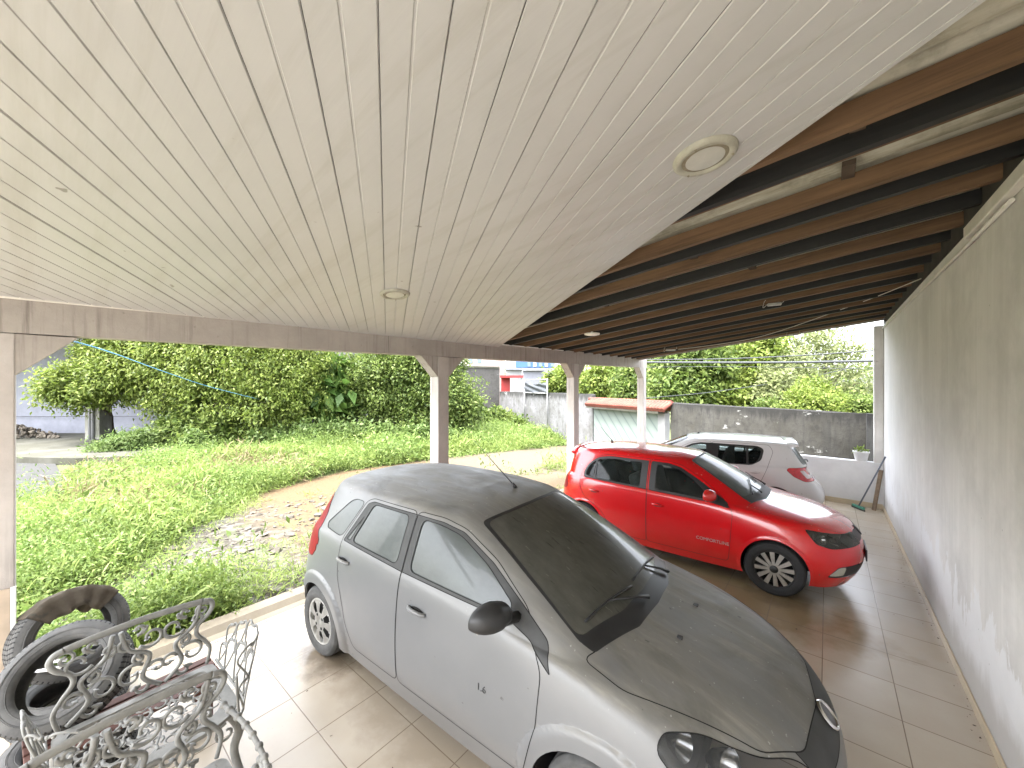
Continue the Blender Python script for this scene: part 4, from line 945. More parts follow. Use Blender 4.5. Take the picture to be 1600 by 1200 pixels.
class Body:
    def __init__(self, table, level=4, creases=((5, 0.55), (7, 0.35), (0, 0.4))):
        bm = bmesh.new(); R, S = len(table), len(table[0])
        grid = {}
        for sgn in (1, -1):
            for r in range(R):
                for s in range(S):
                    x, y, z = table[r][s]
                    if sgn < 0 and abs(y) < 1e-6: grid[(sgn, r, s)] = grid[(1, r, s)]
                    else: grid[(sgn, r, s)] = bm.verts.new((x, y * sgn, z))
            for r in range(R - 1):
                for s in range(S - 1):
                    q = [grid[(sgn, r, s)], grid[(sgn, r, s + 1)], grid[(sgn, r + 1, s + 1)], grid[(sgn, r + 1, s)]]
                    qq = []
                    for v in q:
                        if v not in qq: qq.append(v)
                    if len(qq) < 3: continue
                    try: bm.faces.new(qq if sgn < 0 else qq[::-1])
                    except ValueError: pass
        cl = bm.edges.layers.float.new('crease_edge')
        for r, c in creases:
            for sgn in (1, -1):
                for s in range(S - 1):
                    e = bm.edges.get((grid[(sgn, r, s)], grid[(sgn, r, s + 1)]))
                    if e: e[cl] = c
        bmesh.ops.recalc_face_normals(bm, faces=bm.faces[:])
        me = bpy.data.meshes.new('cage'); bm.to_mesh(me); bm.free()
        ob = bpy.data.objects.new('cage', me); COL.objects.link(ob)
        md = ob.modifiers.new('s', 'SUBSURF'); md.levels = level; md.render_levels = level
        dg = bpy.context.evaluated_depsgraph_get()
        m2 = bpy.data.meshes.new_from_object(ob.evaluated_get(dg))
        bpy.data.objects.remove(ob); bpy.data.meshes.remove(me)
        bm = bmesh.new(); bm.from_mesh(m2); bpy.data.meshes.remove(m2)
        bm.normal_update()
        c = sum((f.normal.z for f in bm.faces if f.calc_center_median().z > 1.38), 0)
        if c < 0: bmesh.ops.reverse_faces(bm, faces=bm.faces[:]); bm.normal_update()
        self.full = BVHTree.FromBMesh(bm)
        bmesh.ops.delete(bm, geom=[f for f in bm.faces if f.calc_center_median().y < 0], context='FACES')
        for v in bm.verts:
            if abs(v.co.y) < 1e-5: v.co.y = 0
        self.bm = bm
        self.reg = bm.faces.layers.int.new('reg')
        self.names = ['body']
    def displace(self, fn):
        for v in self.bm.verts: v.co = v.co + fn(v.co, v.normal)
        self.bm.normal_update()
    def store_normals(self):
        bm = self.bm; self.nl = bm.verts.layers.float_vector.new('n0')
        for v in bm.verts:
            n = v.normal.copy()
            if v.co.y == 0: n.y = 0; n.normalize()
            v[self.nl] = n
    def cut(self, name, view, poly, thr=0.15, cond=None, over=None):
        """split the skin along the outline and mark what lies inside as region `name`"""
        bm = self.bm; U, W, V = AX[view]
        us = [p[0] for p in poly]; ws = [p[1] for p in poly]
        lo = (min(us) - .05, min(ws) - .05); hi = (max(us) + .05, max(ws) + .05)
        cand = []
        for f in bm.faces:
            c = f.calc_center_median()
            if lo[0] < c[U] < hi[0] and lo[1] < c[W] < hi[1] and f.normal.dot(V) > thr - 0.12 and (cond is None or cond(c)): cand.append(f)
        n = len(poly)
        for i in range(n):
            a = poly[i]; b = poly[(i + 1) % n]
            du, dw = b[0] - a[0], b[1] - a[1]
            if du * du + dw * dw < 1e-10: continue
            no = Vector((0, 0, 0)); no[U] = dw; no[W] = -du; no.normalize()
            co = Vector((0, 0, 0)); co[U] = a[0]; co[W] = a[1]
            l0, l1 = min(a[0], b[0]) - .002, max(a[0], b[0]) + .002; h0, h1 = min(a[1], b[1]) - .002, max(a[1], b[1]) + .002
            near, rest = [], []
            for f in cand:
                vs = f.verts
                if max(v.co[U] for v in vs) < l0 or min(v.co[U] for v in vs) > l1 or max(v.co[W] for v in vs) < h0 or min(v.co[W] for v in vs) > h1: rest.append(f)
                else: near.append(f)
            if not near: continue
            gs = set(near)
            for f in near: gs.update(f.edges); gs.update(f.verts)
            r = bmesh.ops.bisect_plane(bm, geom=list(gs), dist=1e-5, plane_co=co, plane_no=no)
            cand = rest + [g for g in r['geom'] if isinstance(g, bmesh.types.BMFace)]
        if name not in self.names: self.names.append(name)
        k = self.names.index(name)
        for f in set(cand):
            if not f.is_valid: continue
            c = f.calc_center_median()
            if f.normal.dot(V) > thr and (cond is None or cond(c)) and inside(poly, c[U], c[W]):
                if over is None or self.names[f[self.reg]] in over: f[self.reg] = k
    def part(self, name, regions, sides, off=0.0, thick=0.0):
        """mesh of the faces in `regions`; sides: 1 left half, -1 right half, 0 both"""
        ks = {self.names.index(r) for r in regions if r in self.names}
        fs = [f for f in self.bm.faces if f[self.reg] in ks]
        V, N, F = [], [], []
        for sg in ((1,) if sides == 1 else (-1,) if sides == -1 else (1, -1)):
            ix = {}
            for f in fs:
                q = []
                for v in f.verts:
                    if v not in ix:
                        n = Vector(v[self.nl]).normalized(); p = v.co + n * off
                        if sides == 0 and sg < 0 and v.co.y == 0 and ('c', v.index, v) in self._seam: ix[v] = self._seam[('c', v.index, v)]
                        else:
                            ix[v] = len(V); V.append((p.x, p.y * sg, p.z)); N.append((n.x, n.y * sg, n.z))
                            if sides == 0 and sg > 0 and v.co.y == 0: self._seam[('c', v.index, v)] = ix[v]
                    q.append(ix[v])
                F.append(q if sg > 0 else q[::-1])
        self._seam.clear()
        me = bpy.data.meshes.new(name); me.from_pydata(V, [], F); me.update()
        me.polygons.foreach_set('use_smooth', [True] * len(me.polygons))
        if len(V): me.normals_split_custom_set_from_vertices(N)
        return me
    _seam = {}
    def gaps(self, pairs, w=0.0045, up=0.0012):
        """thin dark ribbons along the joints between regions"""
        bm = bmesh.new()
        sets = [({self.names.index(a) for a in A if a in self.names}, {self.names.index(b) for b in B if b in self.names}) for A, B in pairs]
        for e in self.bm.edges:
            if len(e.link_faces) != 2: continue
            a, b = e.link_faces[0][self.reg], e.link_faces[1][self.reg]
            if a == b: continue
            if not any((a in A and b in B) or (b in A and a in B) for A, B in sets): continue
            v0, v1 = e.verts; n0, n1 = Vector(v0[self.nl]), Vector(v1[self.nl]); d = (v1.co - v0.co)
            if d.length < 1e-6: continue
            d.normalize()
            for sg in (1, -1):
                P = []
                for v, n in ((v0, n0), (v1, n1)):
                    s = d.cross(n).normalized() * w / 2; ext = d * (w * 0.3 if v is v1 else -w * 0.3)
                    for t in (1, -1):
                        q = v.co + n * up + s * t + ext; P.append(bm.verts.new((q.x, q.y * sg, q.z)))
                bm.faces.new((P[0], P[1], P[3], P[2]))
        return bm
    def hit_side(self, x, z, sg=1):
        h = self.full.ray_cast(Vector((x, 3 * sg, z)), Vector((0, -sg, 0)))
        return h[0], h[1]
    def hit_top(self, x, y):
        h = self.full.ray_cast(Vector((x, y, 4)), Vector((0, 0, -1))); return h[0], h[1]
    def hit_dir(self, o, d):
        h = self.full.ray_cast(Vector(o), Vector(d)); return h[0], h[1]

def paint(name, col, rough=0.3, metal=0.0, dust=0.0, dustcol=(0.25, 0.23, 0.19), grime=0.0):
    k = NT(name); v = k.coords('Object'); k.set(Metallic=metal)
    k.b.inputs['Coat Weight'].default_value = 0.0 if dust > 0.5 else 0.9; k.b.inputs['Coat Roughness'].default_value = 0.06
    n = k.noise(v, 3.5, 7, 0.62); g = k.new('ShaderNodeNewGeometry')
    c = k.mix(n, tuple(x * 0.95 for x in col), tuple(min(1, x * 1.04) for x in col))
    tr = k.new('ShaderNodeVectorTransform', vector_type='NORMAL', convert_from='WORLD', convert_to='OBJECT'); k.link(g.outputs['Normal'], tr.inputs[0])
    sp = k.new('ShaderNodeSeparateXYZ'); k.link(g.outputs['Normal'], sp.inputs[0])
    ro = rough
    if dust:
        up = k.ramp(sp.outputs[2], [(0.30, 0.06), (0.72, 1.0)])
        sm = k.noise(k.coords('Object', (1, 2.2, 1)), 2.0, 8, 0.68, 0.6)
        st = k.noise(k.coords('Object', (1.2, 9, 1)), 2.0, 6, 0.7)
        f = k.math('MULTIPLY', up, k.math('ADD', 0.42, k.math('MULTIPLY', k.ramp(sm, [(0.38, 0.0), (0.62, 1.0)]), 0.58)))
        f = k.math('MULTIPLY', f, dust, True)
        dc = k.mix(k.ramp(st, [(0.50, 0.0), (0.72, 1.0)]), dustcol, tuple(min(1, x * 1.45) for x in dustcol))
        wp = k.noise(k.coords('Object', (1, 1, 1), (4, 2, 1)), 1.7, 7, 0.62, 0.9); dc = k.mix(k.ramp(wp, [(0.50, 0.0), (0.66, 0.75)]), dc, tuple(x * 0.55 for x in dustcol))
        c = k.mix(f, c, dc)
        sp_ = k.noise(v, 38, 3, 0.5); sp_ = k.math('MULTIPLY', k.ramp(sp_, [(0.70, 0.0), (0.73, 1.0)]), up)
        c = k.mix(k.math('MULTIPLY', sp_, 0.55), c, (0.42, 0.42, 0.40))
        blk = k.ramp(k.noise(v, 21, 2, 0.4), [(0.765, 0.0), (0.78, 1.0)]); c = k.mix(k.math('MULTIPLY', blk, 0.6), c, (0.05, 0.05, 0.045))
        ro = k.math('ADD', rough, k.math('MULTIPLY', f, 0.38))
        mt = k.math('MULTIPLY', k.math('SUBTRACT', 1.0, f), metal); k.link(mt, k.b.inputs['Metallic'])
    if grime:
        s2 = k.new('ShaderNodeSeparateXYZ'); k.link(v, s2.inputs[0])
        lo = k.math('SUBTRACT', k.math('ADD', 0.34, k.math('MULTIPLY', n, 0.22)), s2.outputs[2]); lo = k.ramp(lo, [(0.0, 0.0), (0.14, 1.0)])
        c = k.mix(k.math('MULTIPLY', lo, grime), c, (0.22, 0.17, 0.12))
        c = k.mix(k.math('MULTIPLY', k.ramp(n, [(0.5, 0.0), (0.75, 1.0)]), grime * 0.18), c, (0.35, 0.29, 0.24))
    # the inner side of the shell is bare dark trim
    c = k.mix(g.outputs['Backfacing'], c, (0.018, 0.018, 0.02)); k.color(c)
    if isinstance(ro, float): k.b.inputs['Roughness'].default_value = ro
    else: k.rough(ro)
    return k.m

def glass(name, tint=(0.10, 0.13, 0.125), clear=0.55, rough=0.04, dust=0.0, dustcol=(0.22, 0.25, 0.24), streak=False):
    k = NT(name); v = k.coords('Object')
    k.set(Roughness=rough); k.b.inputs['Specular IOR Level'].default_value = 0.6
    k.b.inputs['Base Color'].default_value = (*tuple(x * 0.25 for x in tint), 1)
    tr = k.new('ShaderNodeBsdfTransparent'); tr.inputs['Color'].default_value = (*tuple(min(1, x * 3.2 + .35) for x in tint), 1)
    mx = k.new('ShaderNodeMixShader'); mx.inputs[0].default_value = 1 - clear
    fr = k.new('ShaderNodeFresnel'); fr.inputs['IOR'].default_value = 1.5
    k.link(k.math('ADD', 1 - clear, k.math('MULTIPLY', fr.outputs[0], clear), True), mx.inputs[0])
    k.link(tr.outputs[0], mx.inputs[1]); k.link(k.b.outputs[0], mx.inputs[2]); sh = mx.outputs[0]
    if dust:
        df = k.new('ShaderNodeBsdfPrincipled'); df.inputs['Roughness'].default_value = 0.28; df.inputs['Specular IOR Level'].default_value = 0.55
        n = k.noise(v, 2.2, 7, 0.66, 0.3); n2 = k.noise(k.coords('Object', (2.5, 7, 2.5)), 2.5, 5, 0.65)
        c = k.mix(k.ramp(n, [(0.35, 0.0), (0.7, 1.0)]), tuple(x * 0.72 for x in dustcol), dustcol)
        if streak:
            s = k.noise(k.coords('Object', (3.2, 20, 3.2)), 1.6, 4, 0.6, 0.3); c = k.mix(k.ramp(s, [(0.64, 0.0), (0.69, 1.0)]), c, tuple(x * 0.22 for x in dustcol))
            s3 = k.noise(k.coords('Object', (6, 20, 6), (3, 1, 2)), 1.6, 3, 0.6); c = k.mix(k.math('MULTIPLY', k.ramp(s3, [(0.66, 0.0), (0.70, 1.0)]), 0.6), c, tuple(min(1, x * 2.0) for x in dustcol))
        k.link(c, df.inputs['Base Color'])
        m2 = k.new('ShaderNodeMixShader')
        k.link(k.math('MULTIPLY', k.ramp(n2, [(0.25, 0.72), (0.7, 1.0)]), dust), m2.inputs[0]); k.link(sh, m2.inputs[1]); k.link(df.outputs[0], m2.inputs[2]); sh = m2.outputs[0]
    k.link(sh, k.out.inputs['Surface']); return k.m

M_RUB = plain('tyre_rubber', (0.022, 0.022, 0.023), 0.75, var=0.35, scale=9, bump=0.15)
M_RUBD = plain('dusty_tyre_rubber', (0.07, 0.07, 0.068), 0.85, var=0.4, scale=9, bump=0.15)
M_BLK = plain('black_plastic', (0.020, 0.020, 0.021), 0.45, var=0.25, scale=8)
M_BLKD = plain('dusty_black_plastic', (0.034, 0.0345, 0.034), 0.6, var=0.3, scale=6)
M_LINE = plain('panel_gap_shadow_line', (0.008, 0.008, 0.008), 0.9)
M_CHROME = plain('chrome', (0.62, 0.62, 0.62), 0.12, 1.0, var=0.05)
M_SEAT = plain('grey_seat_cloth', (0.13, 0.135, 0.135), 0.9, var=0.25, scale=30)
M_LENS = glass('lamp_lens', (0.25, 0.26, 0.27), 0.55, 0.05)
M_REFL = plain('lamp_reflector', (0.5, 0.5, 0.5), 0.2, 1.0, var=0.2, scale=15)
M_REDL = plain('red_lamp_plastic', (0.20, 0.002, 0.014), 0.35, var=0.2, scale=25, coat=0.0, spec=0.25)

def wheel(parent, pos, side, r, w, rim_r, style, rub, cover, hubm):
    """side +1: outer face looks to +y"""
    t = bpy.data.objects.new('wheel', None); COL.objects.link(t); t.parent = parent; t.location = pos; t.empty_display_size = 0.1
    Mx = Matrix.Rotation(-side * PI / 2, 4, 'X')             # local z -> outwards
    h = w / 2
    prof = [(rim_r - .005, -h * .8), (rim_r + .01, -h * .92), (rim_r + (r - rim_r) * .5, -h), (r - .02, -h * .93), (r - .005, -h * .78)]
    for g in (-.55, -.18, .18, .55): prof += [(r, (g - .10) * h), (r - .007, (g - .07) * h), (r - .007, (g + .07) * h), (r, (g + .10) * h)]
    prof += [(r - .005, h * .78), (r - .02, h * .93), (rim_r + (r - rim_r) * .72, h * .985), (rim_r + (r - rim_r) * .66, h * .96), (rim_r + (r - rim_r) * .5, h), (rim_r + .012, h * .95), (rim_r - .004, h * .82), (rim_r - .006, -h * .8)]
    bm = bmesh.new(); lathe(bm, prof, 48, Mx)
    # flatten the contact patch a little
    bmesh.ops.recalc_face_normals(bm, faces=bm.faces[:]); obj('tyre', bm, rub, t)
    bm = bmesh.new()
    lathe(bm, [(rim_r * .99, -h * .8), (rim_r * .92, -h * .6), (rim_r * .9, h * .2), (0.001, h * .1)], 40, Mx)
    bmesh.ops.recalc_face_normals(bm, faces=bm.faces[:]); obj('rim_well', bm, M_DARK, t)
    bm = bmesh.new(); lathe(bm, [(rim_r * .90, h * .55), (rim_r * .93, h * .80), (rim_r * .985, h * .88), (rim_r, h * .80), (rim_r, h * .5)], 48, Mx)
    bmesh.ops.recalc_face_normals(bm, faces=bm.faces[:]); obj('rim', bm, cover, t)
    bm = bmesh.new()
    if style == 'cover':                                     # seven broad-spoked plastic wheel cover
        n = 7
        def sect(a, r0, r1, wa0, wa1, z0, z1):
            pass
        seg = 12; N = n * seg
        rads = [0.001, .20, .34, .42, .55, .68, .80, .90, .95]
        def zz(u): return h * (.93 - .10 * u * u)
        grid = [[bm.verts.new(Mx @ Vector((u * rim_r * math.cos(2 * PI * k / N), u * rim_r * math.sin(2 * PI * k / N), zz(u) - (0.012 if u < .05 else 0)))) for k in range(N)] for u in rads]
        for i in range(len(rads) - 1):
            for k in range(N):
                u = (rads[i] + rads[i + 1]) / 2; ph = (k + .5) % seg / seg
                half = 0.27 - 0.10 * abs((u - .62) / .3)
                if .42 < u < .86 and abs(ph - .5) < half: continue
                bm.faces.new((grid[i][k], grid[i][(k + 1) % N], grid[i + 1][(k + 1) % N], grid[i + 1][k])).smooth = True
        r_ = bmesh.ops.solidify(bm, geom=bm.faces[:], thickness=-0.006)
        bmesh.ops.recalc_face_normals(bm, faces=bm.faces[:]); obj('wheel_cover', bm, cover, t)
        bm = bmesh.new()
        for k in range(4): lathe(bm, [(.001, h * .935), (.012, h * .935), (.014, h * .90)], 12, Mx @ Matrix.Translation((math.cos(k * PI / 2 + .6) * rim_r * .31, math.sin(k * PI / 2 + .6) * rim_r * .31, 0)))
        ob_ = obj('wheel_nuts', bm, M_DARK, t); ob_['kind'] = 'stuff'
    else:                                                    # alloy with slim spokes in pairs
        n = style
        for k in range(n):
            a = 2 * PI * k / n + .1
            R = Mx @ Matrix.Rotation(a, 4, 'Z')
            w0, w1 = .017, .024
            for s in (1,):
                P = []
                for zq in (-.018, 0):
                    for (rad, ww) in ((rim_r * .20, w0 * .8), (rim_r * .55, w0 * 1.1), (rim_r * .94, w1)):
                        dz = h * (.80 if rad > rim_r * .9 else .84 if rad < rim_r * .3 else .83)
                        P.append([bm.verts.new(R @ Vector((rad, -ww, dz + zq))), bm.verts.new(R @ Vector((rad, ww, dz + zq)))])
                for b in (0, 3):
                    for i in (0, 1): bm.faces.new((P[b + i][0], P[b + i][1], P[b + i + 1][1], P[b + i + 1][0]))
                for i in (0, 1):
                    for e in (0, 1): bm.faces.new((P[i][e], P[i + 1][e], P[i + 4][e], P[i + 3][e]))
        bmesh.ops.recalc_face_normals(bm, faces=bm.faces[:]); sp_ = obj('spokes', bm, hubm, t); sp_['kind'] = 'stuff'
        bm = bmesh.new(); lathe(bm, [(.001, h * .90), (.028, h * .90), (.032, h * .86), (rim_r * .26, h * .82), (rim_r * .27, h * .6)], 24, Mx)
        bmesh.ops.recalc_face_normals(bm, faces=bm.faces[:]); obj('hub_cap', bm, cover, t)
    return t

def mirror_bm(sg, big=1.0):
    """door mirror: rounded shell, outer half towards sg*y; front towards +x"""
    bm = bmesh.new(); L = 0.215 * big; n, m = 22, 18
    rings = []
    for i in range(n + 1):
        u = 1 - (1 - i / n) ** 1.6; y = u * L
        e = math.sqrt(max(0.0, 1 - (max(0, u - .5) / .5) ** 2)); e0 = .72 + .28 * min(1, u / .35)
        w = max(.004, .088 * e * e0); hh = max(.004, .080 * (.45 + .55 * e) * e0 if u < .995 else .02); hh *= max(.12, e ** .5)
        ring = []
        for k in range(m):
            a = 2 * PI * k / m; cx, cz = math.cos(a), math.sin(a)
            x = w * (abs(cx) ** .75) * (1 if cx > 0 else -1) * (1.0 if cx > 0 else .35)
            z = hh * (abs(cz) ** .8) * (1.08 if cz > 0 else -.72)
            ring.append(bm.verts.new((x - u * .05, sg * (y + .03), z + u * .006)))
        rings.append(ring)
    for a, b in zip(rings[:-1], rings[1:]):
        for k in range(m): bm.faces.new((a[k], a[(k + 1) % m], b[(k + 1) % m], b[k])).smooth = True
    bm.faces.new(rings[0]); bm.faces.new(rings[-1][::-1])
    bmesh.ops.recalc_face_normals(bm, faces=bm.faces[:]); return bm

def rbox(bm, x0, x1, y0, y1, z0, z1, r=.03, M=None):
    b2 = bmesh.new(); box(b2, x0, x1, y0, y1, z0, z1); bevel_all(b2, r, 3)
    if M is not None: bmesh.ops.transform(b2, matrix=M, verts=b2.verts[:])
    m = bpy.data.meshes.new('t'); b2.to_mesh(m); b2.free(); bm.from_mesh(m); bpy.data.meshes.remove(m)

def interior(car, xs_front, xs_rear, belt, W, steer_y=0.36, hx=2.55):
    for x, yy in ((xs_front, .36), (xs_front, -.36)):
        bm = bmesh.new(); rbox(bm, x - .02, x + .48, yy - .24, yy + .24, .36, .56, .06); rbox(bm, -.09, .09, -.235, .235, 0, .62, .06, Matrix.Translation((x - .02, yy, .50)) @ Matrix.Rotation(-.28, 4, 'Y'))
        rbox(bm, -.05, .05, -.13, .13, .64, .84, .045, Matrix.Translation((x - .02, yy, .50)) @ Matrix.Rotation(-.24, 4, 'Y'))
        obj('front_seat', bm, M_SEAT, car, True)
    bm = bmesh.new(); rbox(bm, xs_rear, xs_rear + .45, -.62, .62, .36, .56, .06); rbox(bm, -.08, .08, -.62, .62, 0, .58, .06, Matrix.Translation((xs_rear, 0, .5)) @ Matrix.Rotation(-.3, 4, 'Y'))
    for yy in (-.36, .36): rbox(bm, -.05, .05, -.13, .13, .58, .74, .04, Matrix.Translation((xs_rear, yy, .5)) @ Matrix.Rotation(-.25, 4, 'Y'))
    obj('rear_seat', bm, M_SEAT, car, True)
    bm = bmesh.new(); rbox(bm, hx - .2, hx + .42, -.66, .66, .55, belt - .02, .06); obj('dashboard', bm, M_BLK, car, True)
    bm = bmesh.new(); R = Matrix.Translation((hx - .30, steer_y, belt - .06)) @ Matrix.Rotation(math.radians(-65), 4, 'Y')
    tube(bm, [R @ Vector((math.cos(a) * .18, math.sin(a) * .18, 0)) for a in np.linspace(0, 2 * PI, 29)[:-1]], .014, 6, closed=True)
    for a in (0.0, PI * .75, PI * 1.25): tube(bm, [R @ Vector((0, 0, -.03)), R @ Vector((math.cos(a) * .18, math.sin(a) * .18, 0))], .014, 6)
    obj('steering_wheel', bm, M_BLK, car)
    bm = bmesh.new(); box(bm, .45, 3.2, -W + .12, W - .12, .20, .24); obj('floor_pan', bm, M_DARK, car)

def text_mesh(txt, size, depth=0.002):
    cu = bpy.data.curves.new('lettering', 'FONT'); cu.body = txt; cu.size = size; cu.extrude = depth / 2; cu.align_x = 'CENTER'; cu.align_y = 'CENTER'
    ob = bpy.data.objects.new('lettering', cu); COL.objects.link(ob)
    me = bpy.data.meshes.new_from_object(ob.evaluated_get(bpy.context.evaluated_depsgraph_get()))
    bpy.data.objects.remove(ob); bpy.data.curves.remove(cu); return me

def place_text(car, body, name, txt, x, z, sg, size, mat):
    p, n = body.hit_side(x, z, sg)
    me = text_mesh(txt, size); o = obj(name, me, mat, car)
    zz = n.normalized(); xx = Vector((-sg, 0, 0)); xx = (xx - zz * xx.dot(zz)).normalized(); yy = zz.cross(xx)
    o.matrix_local = Matrix.Translation(p + zz * .0025) @ Matrix((xx, yy, zz)).transposed().to_4x4()
    return o

def handle(body, x, z, sg, mat, door, L=.15):
    """pull handle over a shallow dark scoop, lying on the door skin"""
    p, n = body.hit_side(x, z, sg); n = n.normalized()
    xx = (Vector((1, 0, 0)) - n * n.x).normalized(); zz = xx.cross(n) * 1.0
    if zz.z < 0: zz = -zz
    Mx = Matrix((xx, n, zz)).transposed().to_4x4(); Mx.translation = p
    bm = bmesh.new()
    pts = [(-L / 2, .004, .0), (-L / 2 + .02, .022, .002), (-.02, .032, .004), (.03, .032, .004), (L / 2 - .02, .022, .0), (L / 2, .004, -.004)]
    tube(bm, [Mx @ Vector(q) for q in smooth_curve(pts, 5)], [.013] * 26, 8, flat=1.0)
    return bm, Mx

def scoop_shade(Mx, w=.062, hgt=.026):  # flat disc, the shade of the recess put into its colour
    bm = bmesh.new(); c = bm.verts.new(Mx @ Vector((0.0, .0022, -.004))); R = []
    for k in range(24):
        a = 2 * PI * k / 24; R.append(bm.verts.new(Mx @ Vector((math.cos(a) * w, .0022, -.004 + math.sin(a) * hgt))))
    for k in range(24): bm.faces.new((c, R[k], R[(k + 1) % 24]))
    bmesh.ops.recalc_face_normals(bm, faces=bm.faces[:]); return bm
def arch_lining(body, cx, cz, r, yo, side, yi=.42):
    bm = bmesh.new(); n = 40; rows = []
    for k in range(n + 1):
        a = -0.22 + (PI + .44) * k / n
        x, z = cx + r * math.cos(a), cz + r * math.sin(a)
        h, _ = body.hit_side(x, max(z, .2)); y0 = (h.y - .004) if h is not None and h.y > .5 else .74
        rows.append([(x, y0, z), (cx + r * 1.04 * math.cos(a), y0 - .03, cz + r * 1.04 * math.sin(a)), (cx + r * 1.04 * math.cos(a), yi, cz + r * 1.04 * math.sin(a))])
    for sg in (side,):
        vv = [[bm.verts.new((p[0], p[1] * sg, p[2])) for p in row] for row in rows]
        for a, b in zip(vv[:-1], vv[1:]):
            for i in (0, 1): bm.faces.new((a[i], a[i + 1], b[i + 1], b[i]))
        bm.faces.new([q[2] for q in vv])
    return bm

def build_car(spec):
    B = Body(spec['table'])
    wr = spec['arch_r']; ax0, ax1, az = spec['rear_axle'], spec['front_axle'], spec['axle_z']
    def dist(p, cx): return math.hypot(p.x - cx, p.z - az)
    # flared lips round the wheel openings
    fl, fw = spec['flare']
    side_only = lambda c: c.y > .45
    for cx in (ax0, ax1): B.cut('arch', 'side', circle(cx, az, wr + fw), .12, side_only)
    def flare(p, n):
        d = min(dist(p, ax0), dist(p, ax1))
        if p.y < .45 or d > wr + fw - .001 or n.y < .1: return Vector((0, 0, 0))
        t = min(1, (wr + fw - d) / .018)
        return Vector((0, fl * t, 0))
    B.displace(flare)
    if 'shape' in spec: B.displace(spec['shape'])
    B.store_normals()
    for nm, view, poly, kw in spec['cuts']: B.cut(nm, view, poly, **kw)
    for cx in (ax0, ax1): B.cut('opening', 'side', circle(cx, az, wr, 48), .02, side_only)
    car = thing(spec['name'], spec['label'], 'car', spec['loc'], spec['rz'], 'cars parked under the carport')
    P = spec['paint']; S_ = spec.get('scale', (1, 1, 1)); car.scale = S_
    obj('body', B.part('body', ['body', 'arch'], 0), P, car)
    for nm, regs, mat, sides, off in spec['panels']:
        for sd in ((1, -1) if sides == 'lr' else (0,)):
            me = B.part(nm, regs, sd, off)
            if len(me.polygons): obj(nm, me, mat, car)
    obj('panel_gaps', B.gaps(spec['gaps'], spec.get('gap_w', .005)), M_LINE, car)['kind'] = 'stuff'
    for cx in (ax0, ax1):
        for sg in (1, -1): obj('wheel_arch', arch_lining(B, cx, az, wr - .001, .83, sg), M_DARK, car)
    for cx in (ax0, ax1):
        for sg in (1, -1):
            wh = wheel(car, (cx, sg * spec['track'], spec['wheel_r'] - .006), sg, spec['wheel_r'], .195, spec['rim_r'], spec['wheel_style'], spec['rubber'], spec['wheel_mat'], spec['spoke_mat'])
            wh.scale = (S_[2] / S_[0], 1, 1)
    # mirrors
    mx, my, mz = spec['mirror']
    for sg in spec.get('mirror_sides', (1, -1)):
        o = obj('door_mirror', mirror_bm(sg, spec.get('mirror_big', 1.0)), spec['mirror_mat'], car); o.location = (mx, sg * my, mz)
        bm = bmesh.new(); tube(bm, [(mx + .03, sg * (my - .07), mz - .055), (mx + .01, sg * (my + .07), mz - .03)], [.030, .030], 8); obj('mirror_stalk', bm, M_BLK, o).location = (-mx, -sg * my, -mz)
        bm = bmesh.new(); rbox(bm, mx - .032, mx - .027, sg * (my + .12) - .085, sg * (my + .12) + .085, mz - .05, mz + .06, .002); obj('mirror_glass', bm, M_CHROME, o).location = (-mx, -sg * my, -mz)
    for (x, z) in spec['handles']:
        for sg in (1, -1):
            bm, Mx = handle(B, x, z, sg, P, None)
            h = obj('door_handle', bm, spec['handle_mat'], car); obj('scoop_shade', scoop_shade(Mx), spec['scoop_mat'], h)
    interior(car, *spec['interior'])
    return car, B

# ---- grey hatchback
sil = paint('dusty_silver_paint', (0.172, 0.175, 0.179), 0.33, 0.25, 0.95, (0.178, 0.170, 0.148), 0.12)
G_SIDE = glass('dusty_side_glass', (0.10, 0.12, 0.12), .30, .05, .80, (0.070, 0.084, 0.080))
G_SCR = glass('dusty_windscreen', (0.06, 0.065, 0.06),   .40, .045, .64, (0.150, 0.147, 0.125), True)
def mod(edits, fn=None):
    T = [list(r) for r in BASE]
    for (r, j), p in edits.items(): T[r][j] = p
    if fn: T = [[fn(r, j, *T[r][j]) for j in range(len(T[r]))] for r in range(len(T))]
    return T
def raise_f(r, j, x, y, z):
    if r in (4, 5): z += (0, 0, 0, .01, .03, .055, .065, .075, .075, .065, .05, .05)[j] * (1 if r == 5 else .8)
    elif r == 6: z += .05
    elif r > 6: z += .062
    return (x, y, z)
def lift(poly):
    """carry a side outline up with the raised window line"""
    out = []
    for q in poly:
        x, z = q[0], q[1]
        if z > .88:
            b = float(np.interp(x, (.9, 1.65, 2.5, 2.62, 2.8), (.085, .070, .075, .06, .05))); t = min(1, max(0, (z - .97) / .36)); z = z + b * (1 - t) + .066 * t
        out.append((x, z) + tuple(q[2:]))
    return out
def T_fiesta():
    return mod({(5, 0): (3.09, 0, .985), (5, 1): (3.07, .36, .98), (5, 2): (2.98, .695, .945), (5, 3): (2.84, .765, .945), (5, 4): (2.62, .785, .945),
      (4, 1): (3.56, .40, .865), (4, 2): (3.36, .66, .865), (4, 3): (3.12, .755, .89), (4, 4): (2.80, .80, .92),
      (6, 0): (2.65, 0, 1.225), (6, 1): (2.62, .33, 1.22), (6, 2): (2.52, .625, 1.19), (6, 3): (2.40, .675, 1.175), (7, 2): (2.05, .555, 1.39), (7, 3): (1.97, .595, 1.38), (7, 4): (1.88, .62, 1.38), (7, 5): (1.76, .63, 1.39),
      (7, 9): (.42, .53, 1.375), (7, 10): (.33, .31, 1.385), (7, 11): (.31, 0, 1.39)}, raise_f)
